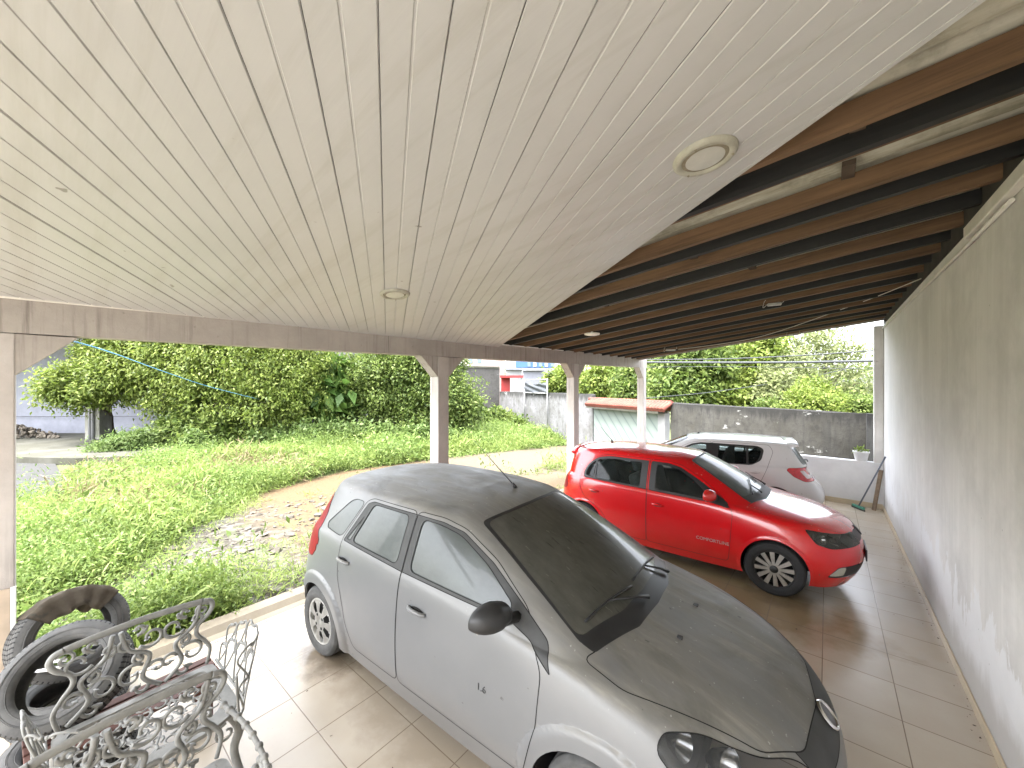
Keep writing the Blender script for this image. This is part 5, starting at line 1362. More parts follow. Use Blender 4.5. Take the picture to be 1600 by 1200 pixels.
black_trim = M_BLKD
hl_cond = lambda c: c.z > .50 and c.x > 2.9
cuts_f = [
 ('bonnet', 'top', round_poly([(3.085, -.1, 0), (3.065, .30), (2.955, .63), (2.925, .70), (3.12, .715), (3.36, .625), (3.62, .53), (3.755, .36), (3.80, 0), (3.80, -.1, 0)], .04), dict(thr=.25, cond=lambda c: c.z > .6)),
 ('scuttle', 'top', round_poly([(3.085, -.1, 0), (3.065, .30), (2.955, .64), (2.88, .655), (2.99, .30), (3.01, -.1, 0)], .02), dict(thr=.2, cond=lambda c: c.z > .8)),
 ('grille_band', 'front', round_poly([(-.1, .635, 0), (.40, .65), (.40, .785), (-.1, .80, 0)], .02), dict(thr=.15, cond=lambda c: c.x > 3.45, over=['body'])),
 ('lower_grille', 'front', round_poly([(-.1, .26, 0), (.55, .27), (.58, .44), (-.1, .46, 0)], .03), dict(thr=.3, cond=lambda c: c.x > 3.4)),
 ('headlight', 'top', round_poly([(3.30, .745), (3.43, .645), (3.52, .61), (3.62, .55), (3.73, .42), (3.86, .36), (3.84, .55), (3.64, .735), (3.42, .80), (3.28, .79)], .05), dict(thr=-.05, cond=lambda c: c.z > .58)),
 ('front_door', 'side', round_poly(lift([(1.665, .295), (2.66, .295), (2.74, .60), (2.755, .87), (2.62, 1.035), (2.36, 1.20), (2.09, 1.325), (1.90, 1.362), (1.665, 1.366)]), .05), dict(thr=.12, cond=lambda c: c.y > .4)),
 ('rear_door', 'side', round_poly(lift([(1.66, .295), (1.66, 1.364), (1.15, 1.362), (1.075, 1.33), (.915, 1.00), (.93, .80), (1.02, .60), (1.06, .45), (1.15, .295)]), .05), dict(thr=.12, cond=lambda c: c.y > .4)),
 ('door_frame', 'side', round_poly(lift([(1.667, .972, .002), (2.53, .957), (2.66, .925, .02), (2.80, .880, .010), (2.755, .945), (2.58, 1.045), (2.34, 1.187), (2.08, 1.307), (1.90, 1.338), (1.667, 1.343, .002)]), .025), dict(thr=.05, cond=lambda c: c.y > .4)),
 ('door_frame', 'side', round_poly(lift([(1.6595, .972, .002), (1.6595, 1.343, .002), (1.165, 1.340), (1.10, 1.315), (.935, .99)]), .02), dict(thr=.05, cond=lambda c: c.y > .4)),
 ('front_window', 'side', round_poly(lift([(1.73, .995), (2.52, .972, .015), (2.52, 1.03), (2.31, 1.172), (2.07, 1.287), (1.90, 1.320), (1.73, 1.325)]), .05), dict(thr=.05, cond=lambda c: c.y > .4)),
 ('rear_window', 'side', round_poly(lift([(1.595, 1.0), (1.595, 1.325), (1.175, 1.322), (1.045, 1.01)]), .045), dict(thr=.05, cond=lambda c: c.y > .4)),
 ('vent_window', 'side', round_poly(lift([(1.02, 1.01), (1.10, 1.215), (.975, 1.012)]), .012), dict(thr=.05, cond=lambda c: c.y > .4)),
 ('quarter_window', 'side', round_poly(lift([(.895, 1.005), (1.055, 1.32), (.93, 1.318), (.86, 1.29), (.62, 1.06), (.64, 1.02)]), .05), dict(thr=.05, cond=lambda c: c.y > .4)),
 ('screen_border', 'top', round_poly([(3.035, -.1, 0), (3.015, .30), (2.905, .66), (2.52, .595), (2.125, .51), (2.165, .25), (2.18, -.1, 0)], .04), dict(thr=.15, cond=lambda c: c.z > .9)),
 ('windscreen', 'top', round_poly([(2.995, -.1, 0), (2.975, .30), (2.875, .642), (2.52, .572), (2.155, .487), (2.19, .22), (2.205, -.1, 0)], .05), dict(thr=.15, cond=lambda c: c.z > .9)),
 ('back_window', 'rear', round_poly([(-.1, 1.03, 0), (.52, 1.04), (.44, 1.31), (-.1, 1.33, 0)], .06), dict(thr=.2, cond=lambda c: c.x < .8)),
 ('tail_light', 'rear', round_poly([(.60, .86), (.80, .80), (.80, .95), (.69, 1.20), (.60, 1.33), (.535, 1.33), (.56, 1.10)], .03), dict(thr=.15, cond=lambda c: c.x < .55)),
]
LOCF = (-4.294, 2.399, 0); 
spec = dict(name='silver_hatchback', label='dusty silver grey hatchback parked nearest the camera', loc=LOCF, rz=0.040, scale=(1.119, 1.03, 1.03),
  table=T_fiesta(), arch_r=.325, rear_axle=.63, front_axle=3.04, axle_z=.30, flare=(.018, .10), cuts=cuts_f, paint=sil,
  panels=[('bonnet', ['bonnet'], sil, 0, 0), ('scuttle', ['scuttle'], M_BLK, 0, 0), ('grille_band', ['grille_band'], M_BLKD, 0, 0), ('lower_grille', ['lower_grille'], M_BLK, 0, 0),
          ('headlight', ['headlight'], M_LENS, 'lr', 0), ('front_door', ['front_door'], sil, 'lr', 0), ('rear_door', ['rear_door'], sil, 'lr', 0), ('window_frame', ['door_frame'], black_trim, 'lr', 0),
          ('front_window', ['front_window'], G_SIDE, 'lr', -.004), ('rear_window', ['rear_window'], G_SIDE, 'lr', -.004), ('vent_window', ['vent_window'], G_SIDE, 'lr', -.002), ('quarter_window', ['quarter_window'], G_SIDE, 'lr', -.002),
          ('windscreen_border', ['screen_border'], M_BLK, 0, 0), ('windscreen', ['windscreen'], G_SCR, 0, -.001), ('back_window', ['back_window'], G_SIDE, 0, -.002), ('tail_light', ['tail_light'], M_REDL, 'lr', .004)],
  gaps=[(['body', 'arch'], ['front_door', 'rear_door', 'bonnet', 'tail_light', 'headlight', 'grille_band', 'quarter_window']), (['front_door'], ['rear_door', 'door_frame']), (['rear_door'], ['door_frame']), (['door_frame'], ['front_window', 'rear_window', 'vent_window', 'body']), (['bonnet'], ['headlight', 'grille_band'])],
  wheel_r=.295, rim_r=.195, track=.735, wheel_style='cover', rubber=M_RUBD, wheel_mat=plain('dull_silver_wheel_cover', (0.42, 0.41, 0.38), .45, .2, .2, 12), spoke_mat=M_CHROME,
  mirror=(2.53, .80, 1.105), mirror_big=1.0, mirror_sides=(-1,), mirror_mat=M_BLK, handles=[(1.86, .86), (1.0, .935)], handle_mat=sil, scoop_mat=M_DARK,
  interior=(1.55, .62, .96, .82))
car_f, B_f = build_car(spec)
# details: aerial, wipers, washer jets, badge
bm = bmesh.new(); p, n = B_f.hit_top(1.98, .10); rod = p + Vector((-.46, 0.02, .36))
tube(bm, [p, p + Vector((-.03, 0, .035))], [.016, .010], 8); tube(bm, [p + Vector((-.02, 0, .02)), p.lerp(rod, .36)], [.006, .005], 6); tube(bm, [p.lerp(rod, .36), rod], [.0035, .002], 6)
obj('roof_aerial', bm, M_BLK, car_f)
def wiper(body, car, a, b, c):
    """arm pivots at a; the blade lies on the glass from b to c (plan points)"""
    bm = bmesh.new(); up = Vector((.01, 0, .012))
    A, Bp, Cp = (body.hit_top(*q)[0] + up for q in (a, b, c))
    M_ = Bp.lerp(Cp, .5); tube(bm, [A + Vector((0, 0, .01)), A.lerp(M_, .3) + Vector((0, 0, .018)), M_ + Vector((0, 0, .012))], [.014, .009, .006], 6)
    pts = [body.hit_top(*(Vector(b).lerp(Vector(c), t)))[0] + up * .8 for t in np.linspace(0, 1, 10)]
    tube(bm, pts, .007, 5); obj('wiper', bm, M_BLK, car)
wiper(B_f, car_f, (3.03, -.06), (2.86, -.56), (2.94, -.08)); wiper(B_f, car_f, (3.02, .42), (2.93, -.02), (2.90, .52))
for yy in (.20, -.20):
    p, n = B_f.hit_top(3.24, yy); bm = bmesh.new(); rbox(bm, p.x - .012, p.x + .016, p.y - .012, p.y + .012, p.z - .004, p.z + .010, .004); obj('washer_jet', bm, M_BLK, car_f)
p, n = B_f.hit_dir((5, 0, .705), (-1, 0, 0))
bm = bmesh.new(); Mx = Matrix.Translation(p + n * .004) @ n.to_track_quat('Z', 'Y').to_matrix().to_4x4() @ Matrix.Diagonal((1, 1.0, 1, 1))
lathe(bm, [(.001, .010), (.6, .010)] and [(.047, .002), (.050, .012), (.058, .012), (.062, .002)], 32, Mx @ Matrix.Diagonal((1.0, .5, 1, 1)) if False else Mx)
b_o = obj('badge_ring', bm, M_CHROME, car_f)
bm = bmesh.new(); lathe(bm, [(.001, .006), (.047, .004)], 32, Mx); obj('badge_face', bm, plain('badge_grey', (0.09, 0.09, 0.10), .4), b_o)
# lamp innards behind the clear lens
def lamp_bowls(body, car, spots, mat=M_REFL):
    for sg in (1, -1):
        for (x, y, z, r, d) in spots:
            bm = bmesh.new(); Mx = Matrix.Translation((x, y * sg, z)) @ Vector((1, .35 * sg, .28)).to_track_quat('Z', 'Y').to_matrix().to_4x4()
            lathe(bm, [(.012, -d), (r * .6, -d * .7), (r * .9, -d * .25), (r, 0)], 24, Mx); obj('lamp_bowl', bm, mat, car, True)
lamp_bowls(B_f, car_f, [(3.52, .60, .70, .075, .10), (3.36, .66, .745, .06, .08)])
bm = bmesh.new(); box(bm, 3.0, 3.4, -.74, .74, .5, .64); obj('lamp_back', bm, M_BLKD, car_f)
place_text(car_f, B_f, 'engine_badge', '1.6', 2.40, .63, -1, .055, M_BLKD)

# ---- red hatchback
red = paint('glossy_red_paint', (0.60, 0.001, 0.005), 0.25, 0.0, 0.03, (0.32, 0.16, 0.16), 0.10)
G_CLR = glass('clear_car_glass', (0.10, 0.125, 0.12), .72, .03)
G_MILK = glass('pale_reflection_glass', (0.16, 0.19, 0.18), .55, .04, .50, (0.25, 0.29, 0.275))  # whitish green reflection put into the glass colour as a film
T_gol = mod({(5, 0): (2.98, 0, .975), (5, 1): (2.95, .36, .97), (5, 2): (2.86, .65, .945), (5, 3): (2.72, .735, .94), (5, 4): (2.55, .78, .945),
   (3, 0): (3.86, 0, .745), (3, 1): (3.82, .43, .75), (3, 2): (3.56, .74, .775), (3, 3): (3.26, .80, .83), (4, 0): (3.62, 0, .855), (4, 1): (3.54, .40, .86), (4, 2): (3.32, .645, .865), (4, 3): (3.05, .74, .885),
   (7, 9): (.36, .53, 1.36), (7, 10): (.24, .31, 1.375), (7, 11): (.21, 0, 1.38), (6, 9): (.28, .60, 1.17), (6, 10): (.17, .37, 1.17), (6, 11): (.15, 0, 1.17)})
cs = lambda c: c.y > .4
cuts_g = [
 ('bonnet', 'top', round_poly([(2.985, -.1, 0), (2.965, .30), (2.84, .60), (2.80, .70), (3.10, .70), (3.36, .64), (3.60, .56), (3.76, .42), (3.83, 0), (3.83, -.1, 0)], .04), dict(thr=.25, cond=lambda c: c.z > .6)),
 ('scuttle', 'top', round_poly([(2.985, -.1, 0), (2.965, .30), (2.84, .61), (2.78, .62), (2.88, .30), (2.90, -.1, 0)], .02), dict(thr=.2, cond=lambda c: c.z > .8)),
 ('grille_band', 'front', round_poly([(-.1, .64, 0), (.46, .645), (.46, .735), (-.1, .735, 0)], .02), dict(thr=.15, cond=lambda c: c.x > 3.45, over=['body'])),
 ('lower_grille', 'front', round_poly([(-.1, .27, 0), (.42, .28), (.42, .44), (-.1, .45, 0)], .03), dict(thr=.3, cond=lambda c: c.x > 3.4)),
 ('headlight', 'side', round_poly([(3.36, .80), (3.47, .665), (3.60, .63), (3.95, .635), (3.95, .735), (3.70, .75)], .03), dict(thr=.03, cond=lambda c: c.x > 3.2 and c.y > .3)),
 ('fog_grille', 'side', round_poly([(3.555, .33), (3.66, .445), (3.95, .45), (3.95, .325)], .03), dict(thr=.03, cond=lambda c: c.x > 3.4 and c.y > .42)),
 ('fog_lamp', 'side', round_poly([(3.575, .345), (3.665, .435), (3.725, .437), (3.70, .345)], .02), dict(thr=.03, cond=lambda c: c.x > 3.4 and c.y > .42)),
 ('front_door', 'side', round_poly([(1.605, .265), (2.615, .265), (2.64, .55), (2.66, .87), (2.52, 1.02), (2.28, 1.19), (2.03, 1.318), (1.86, 1.358), (1.605, 1.364)], .05), dict(thr=.12, cond=cs)),
 ('rear_door', 'side', round_poly([(1.60, .265, .03), (1.60, 1.364, .02), (.95, 1.36), (.70, 1.28), (.55, 1.08), (.535, .86), (.64, .70), (.90, .58), (1.0, .45), (1.08, .265)], .10), dict(thr=.12, cond=cs)),
 ('door_frame', 'side', round_poly([(1.622, .96), (2.40, .935), (2.62, .90, .02), (2.60, .95), (2.46, 1.04), (2.26, 1.165), (2.02, 1.29), (1.86, 1.33), (1.622, 1.335)], .02), dict(thr=.05, cond=cs)),
 ('door_frame', 'side', round_poly([(1.585, .962, .01), (1.585, 1.335, .01), (1.0, 1.335), (.80, 1.30), (.65, 1.19), (.585, 1.06), (.60, .99)], .07), dict(thr=.05, cond=cs)),
 ('front_window', 'side', round_poly([(1.705, .985), (2.36, .962), (2.40, .99), (2.18, 1.165), (2.0, 1.265), (1.87, 1.298), (1.705, 1.303)], .03), dict(thr=.05, cond=cs)),
 ('rear_window', 'side', round_poly([(1.49, .985), (1.49, 1.303), (1.0, 1.303, .1), (.80, 1.265), (.80, 1.005)], .03), dict(thr=.05, cond=cs)),
 ('vent_window', 'side', round_poly([(.77, 1.01), (.77, 1.25), (.68, 1.175), (.62, 1.07), (.63, 1.02)], .03), dict(thr=.05, cond=cs)),
 ('fuel_flap', 'side', circle(.33, .90, .07, 24), dict(thr=.05, cond=cs)),
 ('screen_border', 'top', round_poly([(2.915, -.1, 0), (2.89, .30), (2.79, .625), (2.46, .555), (2.10, .455), (2.125, .25), (2.135, -.1, 0)], .04), dict(thr=.15, cond=lambda c: c.z > .9)),
 ('windscreen', 'top', round_poly([(2.88, -.1, 0), (2.855, .30), (2.745, .60), (2.45, .532), (2.135, .425), (2.155, .22), (2.165, -.1, 0)], .05), dict(thr=.15, cond=lambda c: c.z > .9)),
 ('back_window', 'rear', round_poly([(-.1, 1.03, 0), (.55, 1.04), (.46, 1.29), (-.1, 1.31, 0)], .06), dict(thr=.2, cond=lambda c: c.x < .8)),
 ('tail_light', 'side', round_poly([(-.05, .74), (.22, .74), (.30, .80), (.26, .95), (-.05, .95)], .04), dict(thr=-.1, cond=lambda c: c.x < .4 and c.y > .38)),
]
M_HAZE = glass('hazy_headlamp', (0.22, 0.23, 0.20), .70, .10, .22, (0.20, 0.20, 0.17))
spec = dict(name='red_hatchback', label='glossy red hatchback parked in the middle, with black and silver alloy wheels', loc=(-3.57, 6.13, 0), rz=0.012, scale=(1.0, .97, 1.015),
  table=T_gol, arch_r=.335, rear_axle=.62, front_axle=3.08, axle_z=.30, flare=(.007, .035), cuts=cuts_g, paint=red,
  panels=[('bonnet', ['bonnet'], red, 0, 0), ('scuttle', ['scuttle'], M_BLKD, 0, 0), ('grille_band', ['grille_band'], M_BLK, 0, 0), ('lower_grille', ['lower_grille'], M_BLK, 0, 0),
          ('headlight', ['headlight'], M_HAZE, 'lr', 0), ('fog_grille', ['fog_grille'], M_BLK, 'lr', -.002), ('fog_lamp', ['fog_lamp'], plain('fog_lamp_glass', (.42, .40, .33), .25), 'lr', 0),
          ('front_door', ['front_door'], red, 'lr', 0), ('rear_door', ['rear_door'], red, 'lr', 0), ('window_frame', ['door_frame'], M_BLK, 'lr', 0),
          ('front_window', ['front_window'], G_CLR, 'lr', -.004), ('rear_window', ['rear_window'], G_CLR, 'lr', -.004), ('vent_window', ['vent_window'], G_CLR, 'lr', -.002), ('fuel_flap', ['fuel_flap'], red, 'lr', 0),
          ('windscreen_border', ['screen_border'], M_BLKD, 0, 0), ('windscreen', ['windscreen'], G_MILK, 0, -.001), ('back_window', ['back_window'], G_CLR, 0, -.002), ('tail_light', ['tail_light'], M_REDL, 'lr', .003)],
  gaps=[(['body', 'arch'], ['front_door', 'rear_door', 'bonnet', 'tail_light', 'headlight', 'fuel_flap', 'fog_grille']), (['front_door'], ['rear_door', 'door_frame']), (['rear_door'], ['door_frame']), (['door_frame'], ['front_window', 'rear_window', 'vent_window']), (['bonnet'], ['headlight', 'grille_band'])],
  wheel_r=.302, rim_r=.205, track=.735, wheel_style=12, rubber=M_RUB, wheel_mat=plain('black_wheel_centre', (.02, .02, .02), .4), spoke_mat=plain('brushed_spoke_silver', (0.46, 0.44, 0.41), .35, .6, .2, 12),
  mirror=(2.43, .82, 1.035), mirror_big=.92, mirror_mat=red, handles=[(1.76, .79), (.80, .82)], handle_mat=red, scoop_mat=plain('red_scoop_shade', (.20, .003, .005), .5),
  interior=(1.50, .62, .95, .80))
car_r, B_r = build_car(spec)
bm = bmesh.new(); p, n = B_r.hit_top(.72, .05); tube(bm, [p, p + Vector((-.02, 0, .035))], [.022, .012], 8); tube(bm, [p + Vector((-.01, 0, .03)), p + Vector((-.22, .0, .24))], [.005, .003], 6)
obj('roof_aerial', bm, M_BLK, car_r)
wiper(B_r, car_r, (2.89, .28), (2.62, .50), (2.80, .10)); wiper(B_r, car_r, (2.90, -.25), (2.72, .02), (2.82, -.44))
lamp_bowls(B_r, car_r, [(3.66, .60, .69, .05, .09), (3.53, .68, .70, .052, .08)])
bm = bmesh.new(); box(bm, 3.05, 3.42, -.74, .74, .5, .64); obj('lamp_back', bm, M_REFL, car_r)
me = text_mesh('COMFORTLINE', .052); bpy.data.meshes.remove(me)
place_text(car_r, B_r, 'door_lettering', 'COMFORTLINE', 2.44, .475, -1, .055, plain('silver_lettering', (.45, .40, .38), .4))
p, n = B_r.hit_dir((5, 0, .70), (-1, 0, 0)); bm = bmesh.new(); lathe(bm, [(.001, .012), (.055, .010), (.064, .002)], 28, Matrix.Translation(p) @ n.to_track_quat('Z', 'Y').to_matrix().to_4x4()); obj('badge', bm, M_BLK, car_r)
p, n = B_r.hit_dir((5, 0, .47), (-1, 0, 0)); bm = bmesh.new(); rbox(bm, p.x + .001, p.x + .014, -.20, .20, .41, .54, .004); obj('number_plate', bm, M_BLK, car_r)
bm = bmesh.new()
S0 = [B_r.hit_top(.34, y)[0] for y in np.linspace(-.50, .50, 13)]
va = [[bm.verts.new(q + Vector(o)) for o in ((.10, 0, .004), (-.10, 0, -.004 + .008), (-.12, 0, -.022), (-.02, 0, -.05))] for q in S0]
for a, b in zip(va[:-1], va[1:]):
    for i in range(4): bm.faces.new((a[i], a[(i + 1) % 4], b[(i + 1) % 4], b[i])).smooth = True
bm.faces.new(va[0][::-1]); bm.faces.new(va[-1]); bmesh.ops.recalc_face_normals(bm, faces=bm.faces[:]); obj('spoiler', bm, red, car_r)

# ---- white hatchback, tail towards the side wall
wht = paint('white_car_paint', (0.66, 0.655, 0.66), 0.25, 0.0, 0.12, (0.5, 0.49, 0.47), 0.15)
T_san = mod({(7, 8): (.60, .62, 1.405), (7, 9): (.42, .56, 1.385), (7, 10): (.34, .33, 1.395), (7, 11): (.31, 0, 1.40), (6, 8): (.56, .70, 1.23), (6, 9): (.33, .62, 1.20), (6, 10): (.23, .39, 1.20), (6, 11): (.205, 0, 1.20),
   (5, 9): (.22, .68, 1.01), (5, 10): (.10, .43, 1.0), (5, 11): (.08, 0, .99), (8, 8): (.66, .46, 1.44), (8, 9): (.42, .40, 1.43), (8, 10): (.37, .24, 1.44), (8, 11): (.36, 0, 1.445),
   (1, 9): (-.02, .79, .38), (1, 10): (-.16, .46, .40), (1, 11): (-.18, 0, .40), (2, 9): (-.01, .79, .58), (2, 10): (-.15, .46, .58), (2, 11): (-.18, 0, .58), (0, 9): (.04, .75, .25), (0, 10): (-.08, .43, .26), (0, 11): (-.1, 0, .26)})
cuts_s = [
 ('bonnet', 'top', round_poly([(2.98, -.1, 0), (2.96, .30), (2.84, .60), (2.80, .70), (3.10, .70), (3.36, .62), (3.62, .53), (3.755, .40), (3.82, 0), (3.82, -.1, 0)], .04), dict(thr=.25, cond=lambda c: c.z > .6)),
 ('headlight', 'side', round_poly([(3.36, .785), (3.48, .655), (3.60, .63), (3.95, .635), (3.95, .725), (3.70, .742)], .035), dict(thr=.03, cond=lambda c: c.x > 3.2 and c.y > .35)),
 ('front_door', 'side', round_poly([(1.665, .265), (2.585, .265), (2.64, .55), (2.66, .87), (2.52, 1.02), (2.28, 1.19), (2.03, 1.318), (1.86, 1.358), (1.665, 1.364)], .05), dict(thr=.12, cond=cs)),
 ('rear_door', 'side', round_poly([(1.66, .265), (1.66, 1.364), (.72, 1.362), (.66, 1.25), (.76, .95), (.86, .70), (1.02, .45), (1.10, .265)], .05), dict(thr=.12, cond=cs)),
 ('door_frame', 'side', round_poly([(1.60, .965), (2.40, .945), (2.60, .93, .02), (2.46, 1.04), (2.26, 1.165), (2.02, 1.29), (1.86, 1.33), (1.60, 1.335)], .02), dict(thr=.05, cond=cs)),
 ('door_frame', 'side', round_poly([(1.64, .968), (1.64, 1.335), (.90, 1.333), (.80, 1.28), (.85, 1.08), (1.0, .985)], .05), dict(thr=.05, cond=cs)),
 ('front_window', 'side', round_poly([(1.78, .99), (2.36, .972), (2.40, .99), (2.18, 1.165), (2.0, 1.265), (1.87, 1.298), (1.75, 1.303)], .05), dict(thr=.05, cond=cs)),
 ('rear_window', 'side', round_poly([(1.56, .99), (1.54, 1.303), (1.085, 1.30), (1.085, 1.0)], .03), dict(thr=.05, cond=cs)),
 ('vent_window', 'side', round_poly([(1.05, 1.0), (1.05, 1.30), (.90, 1.298), (.845, 1.25), (.89, 1.09), (.97, 1.01)], .035), dict(thr=.05, cond=cs)),
 ('screen_border', 'top', round_poly([(2.915, -.1, 0), (2.89, .30), (2.79, .60), (2.46, .535), (2.10, .455), (2.125, .25), (2.135, -.1, 0)], .04), dict(thr=.15, cond=lambda c: c.z > .9)),
 ('windscreen', 'top', round_poly([(2.88, -.1, 0), (2.855, .30), (2.745, .58), (2.45, .512), (2.135, .425), (2.155, .22), (2.165, -.1, 0)], .05), dict(thr=.15, cond=lambda c: c.z > .9)),
 ('back_window', 'rear', round_poly([(-.1, 1.02, 0), (.60, 1.03), (.53, 1.30), (-.1, 1.32, 0)], .05), dict(thr=.1, cond=lambda c: c.x < .8)),
 ('tail_light', 'side', round_poly([(-.2, .76), (.20, .75), (.36, .83), (.47, .94), (.44, .975), (.20, .985), (-.2, .97)], .04), dict(thr=-.25, cond=lambda c: c.x < .6 and c.y > .45)),
 ('lamp_clear', 'side', round_poly([(.00, .80), (.17, .80), (.27, .93), (.20, .93), (.14, .85), (.00, .84)], .02), dict(thr=-.25, cond=lambda c: c.x < .6 and c.y > .45, over=['tail_light'])),
]
spec = dict(name='white_hatchback', label='white hatchback parked beyond the red car with its tail to the side wall', loc=(-.235, 9.27, 0), rz=3.313, scale=(1.0, 1.0, .98),
  table=T_san, arch_r=.335, rear_axle=.66, front_axle=3.13, axle_z=.30, flare=(.010, .04), cuts=cuts_s, paint=wht,
  panels=[('bonnet', ['bonnet'], wht, 0, 0), ('headlight', ['headlight'], M_LENS, 'lr', 0), ('front_door', ['front_door'], wht, 'lr', 0), ('rear_door', ['rear_door'], wht, 'lr', 0), ('window_frame', ['door_frame'], M_BLK, 'lr', 0),
          ('front_window', ['front_window'], G_CLR, 'lr', -.004), ('rear_window', ['rear_window'], G_CLR, 'lr', -.004), ('vent_window', ['vent_window'], G_CLR, 'lr', -.002),
          ('windscreen_border', ['screen_border'], M_BLK, 0, 0), ('windscreen', ['windscreen'], G_CLR, 0, -.001), ('back_window', ['back_window'], G_MILK, 0, -.002), ('tail_light', ['tail_light'], plain('bright_red_lamp_plastic', (0.50, 0.012, 0.02), 0.12, var=0.25, scale=25, coat=0.8), 'lr', .006), ('lamp_clear', ['lamp_clear'], plain('clear_lamp_strip', (.6, .55, .55), .15), 'lr', .007)],
  gaps=[(['body', 'arch'], ['front_door', 'rear_door', 'bonnet', 'tail_light', 'headlight']), (['front_door'], ['rear_door', 'door_frame']), (['rear_door'], ['door_frame'])],
  wheel_r=.302, rim_r=.195, track=.735, wheel_style='cover', rubber=M_RUB, wheel_mat=plain('silver_wheel_cover', (.45, .45, .45), .4, .3), spoke_mat=M_CHROME,
  mirror=(2.38, .82, 1.0), mirror_big=.95, mirror_mat=wht, handles=[(1.84, .84), (.96, .86)], handle_mat=wht, scoop_mat=plain('white_scoop_shade', (.42, .42, .42), .5),
  interior=(1.52, .62, .95, .82))
car_w, B_w = build_car(spec)
bm = bmesh.new(); p, n = B_w.hit_top(1.95, .05); tube(bm, [p, p + Vector((-.03, 0, .03))], [.02, .012], 8); obj('roof_aerial', bm, M_BLK, car_w)
bm = bmesh.new(); S0 = [B_w.hit_top(.44, y)[0] for y in np.linspace(-.54, .54, 13)]
va = [[bm.verts.new(q + Vector(o)) for o in ((.10, 0, .004), (-.16, 0, .002), (-.18, 0, -.016), (-.06, 0, -.05))] for q in S0]
for a, b in zip(va[:-1], va[1:]):
    for i in range(4): bm.faces.new((a[i], a[(i + 1) % 4], b[(i + 1) % 4], b[i])).smooth = True
bm.faces.new(va[0][::-1]); bm.faces.new(va[-1]); bmesh.ops.recalc_face_normals(bm, faces=bm.faces[:]); obj('spoiler', bm, wht, car_w)
p, n = B_w.hit_dir((-3, 0, 1.04), (1, 0, 0)); bm = bmesh.new(); tube(bm, [p + Vector((-.02, 0, 0)), p + Vector((-.03, .15, .02)), p + Vector((.0, .42, .03))], [.018, .012, .007], 6); obj('rear_wiper', bm, M_BLK, car_w)
bm = bmesh.new(); rbox(bm, .04, .115, .70, .735, .54, .70, .01); 
bm.free()

# ------------------------------------------------------------------ small things on the floor and wall
p = at(1346, 722, 7.8); p.z = .905
root = thing('flower_pot', 'small white flower pot with a bright green sprig on the low wall', 'flower pot', (.53, EY(.53) + .07, .907))
bm = bmesh.new(); lathe(bm, [(.001, .0), (.085, .0), (.092, .01), (.122, .165), (.132, .168), (.132, .195), (.118, .195), (.112, .165), (.001, .16)], 28); bmesh.ops.recalc_face_normals(bm, faces=bm.faces[:]); obj('pot', bm, M_WHITE, root)
r = np.random.RandomState(5); n = 90; pos = r.randn(n, 3) * np.array([.045, .04, .03]) + np.array([0, 0, .21]); obj('sprig', leaf_mesh('sprig', pos, .07 * (.6 + .7 * r.rand(n)), r, .4, -.2, .5), L_GRASS, root)

root = thing('floor_squeegee', 'grey-handled floor squeegee with green head leaning in the far corner', 'squeegee', (.47, 10.18, 0))
a, b = Vector((0, 0, .05)), Vector((.36, -.30, 1.12))
bm = bmesh.new(); tube(bm, [a, b], .013, 8); obj('handle', bm, plain('blue_grey_handle', (0.13, 0.15, 0.19), .5), root)
bm = bmesh.new(); rbox(bm, -.02, .02, -.14, .14, .03, .075, .008, Matrix.Rotation(.6, 4, 'Z')); obj('head', bm, plain('green_plastic', (0.07, 0.28, 0.20), .5), root)
bm = bmesh.new(); rbox(bm, -.008, .008, -.16, .16, .0, .035, .003, Matrix.Rotation(.6, 4, 'Z')); obj('blade', bm, M_BLK, root)
root = thing('wooden_stick', 'old wooden plank offcut leaning in the far corner beside the squeegee', 'plank', (.70, 10.28, 0))
bm = bmesh.new(); d = Vector((.11, .12, .76)).normalized(); Mx = d.to_track_quat('Z', 'Y').to_matrix().to_4x4(); rbox(bm, -.035, .035, -.012, .012, 0, .80, .004, Mx); obj('plank', bm, plain('weathered_wood', (0.22, 0.16, 0.11), .9, var=.3, scale=12), root)

# tyres
def tyre_thing(label, p, axis, r=.31, w=.2, rim=.20, mat=None):
    t = thing('old_tyre', label, 'tyre', p, 0, 'worn tyres piled by the leftmost post')
    t.rotation_euler = Vector(axis).to_track_quat('Z', 'Y').to_euler()
    h = w / 2; bm = bmesh.new()
    out = [(rim, -h * .62), (rim + .012, -h * .86), (rim + .035, -h * .98), (rim + .06, -h), (r - .035, -h * .95), (r - .012, -h * .82)]
    tr = []
    for g in (-.62, -.22, .22, .62): tr += [(r, (g - .13) * h), (r - .009, (g - .08) * h), (r - .009, (g + .08) * h), (r, (g + .13) * h)]
    oth = [(q[0], -q[1]) for q in out[::-1]]
    inn = [(rim + .002, h * .55), (rim + .03, h * .70), (r - .03, h * .62), (r - .022, 0), (r - .03, -h * .62), (rim + .03, -h * .70), (rim + .002, -h * .55)]
    lathe(bm, out + tr + oth + inn, 56, closed=True); bmesh.ops.recalc_face_normals(bm, faces=bm.faces[:]); obj('casing', bm, mat or M_RUBD, t)
    bm = bmesh.new()
    for s in (1, -1):
        for rr_ in (rim + .025, rim + .055, r - .05): tube(bm, [(rr_ * math.cos(a), rr_ * math.sin(a), s * h * (1.0 if rr_ > rim + .04 else .93)) for a in np.linspace(0, 2 * PI, 49)[:-1]], .003, 4, closed=True)
    obj('sidewall_ribs', bm, mat or M_RUBD, t)['kind'] = 'stuff'
    return t
k = NT('grey_old_rubber'); v = k.coords('Object'); k.set(Roughness=.82); sp = k.new('ShaderNodeSeparateXYZ'); k.link(v, sp.inputs[0])
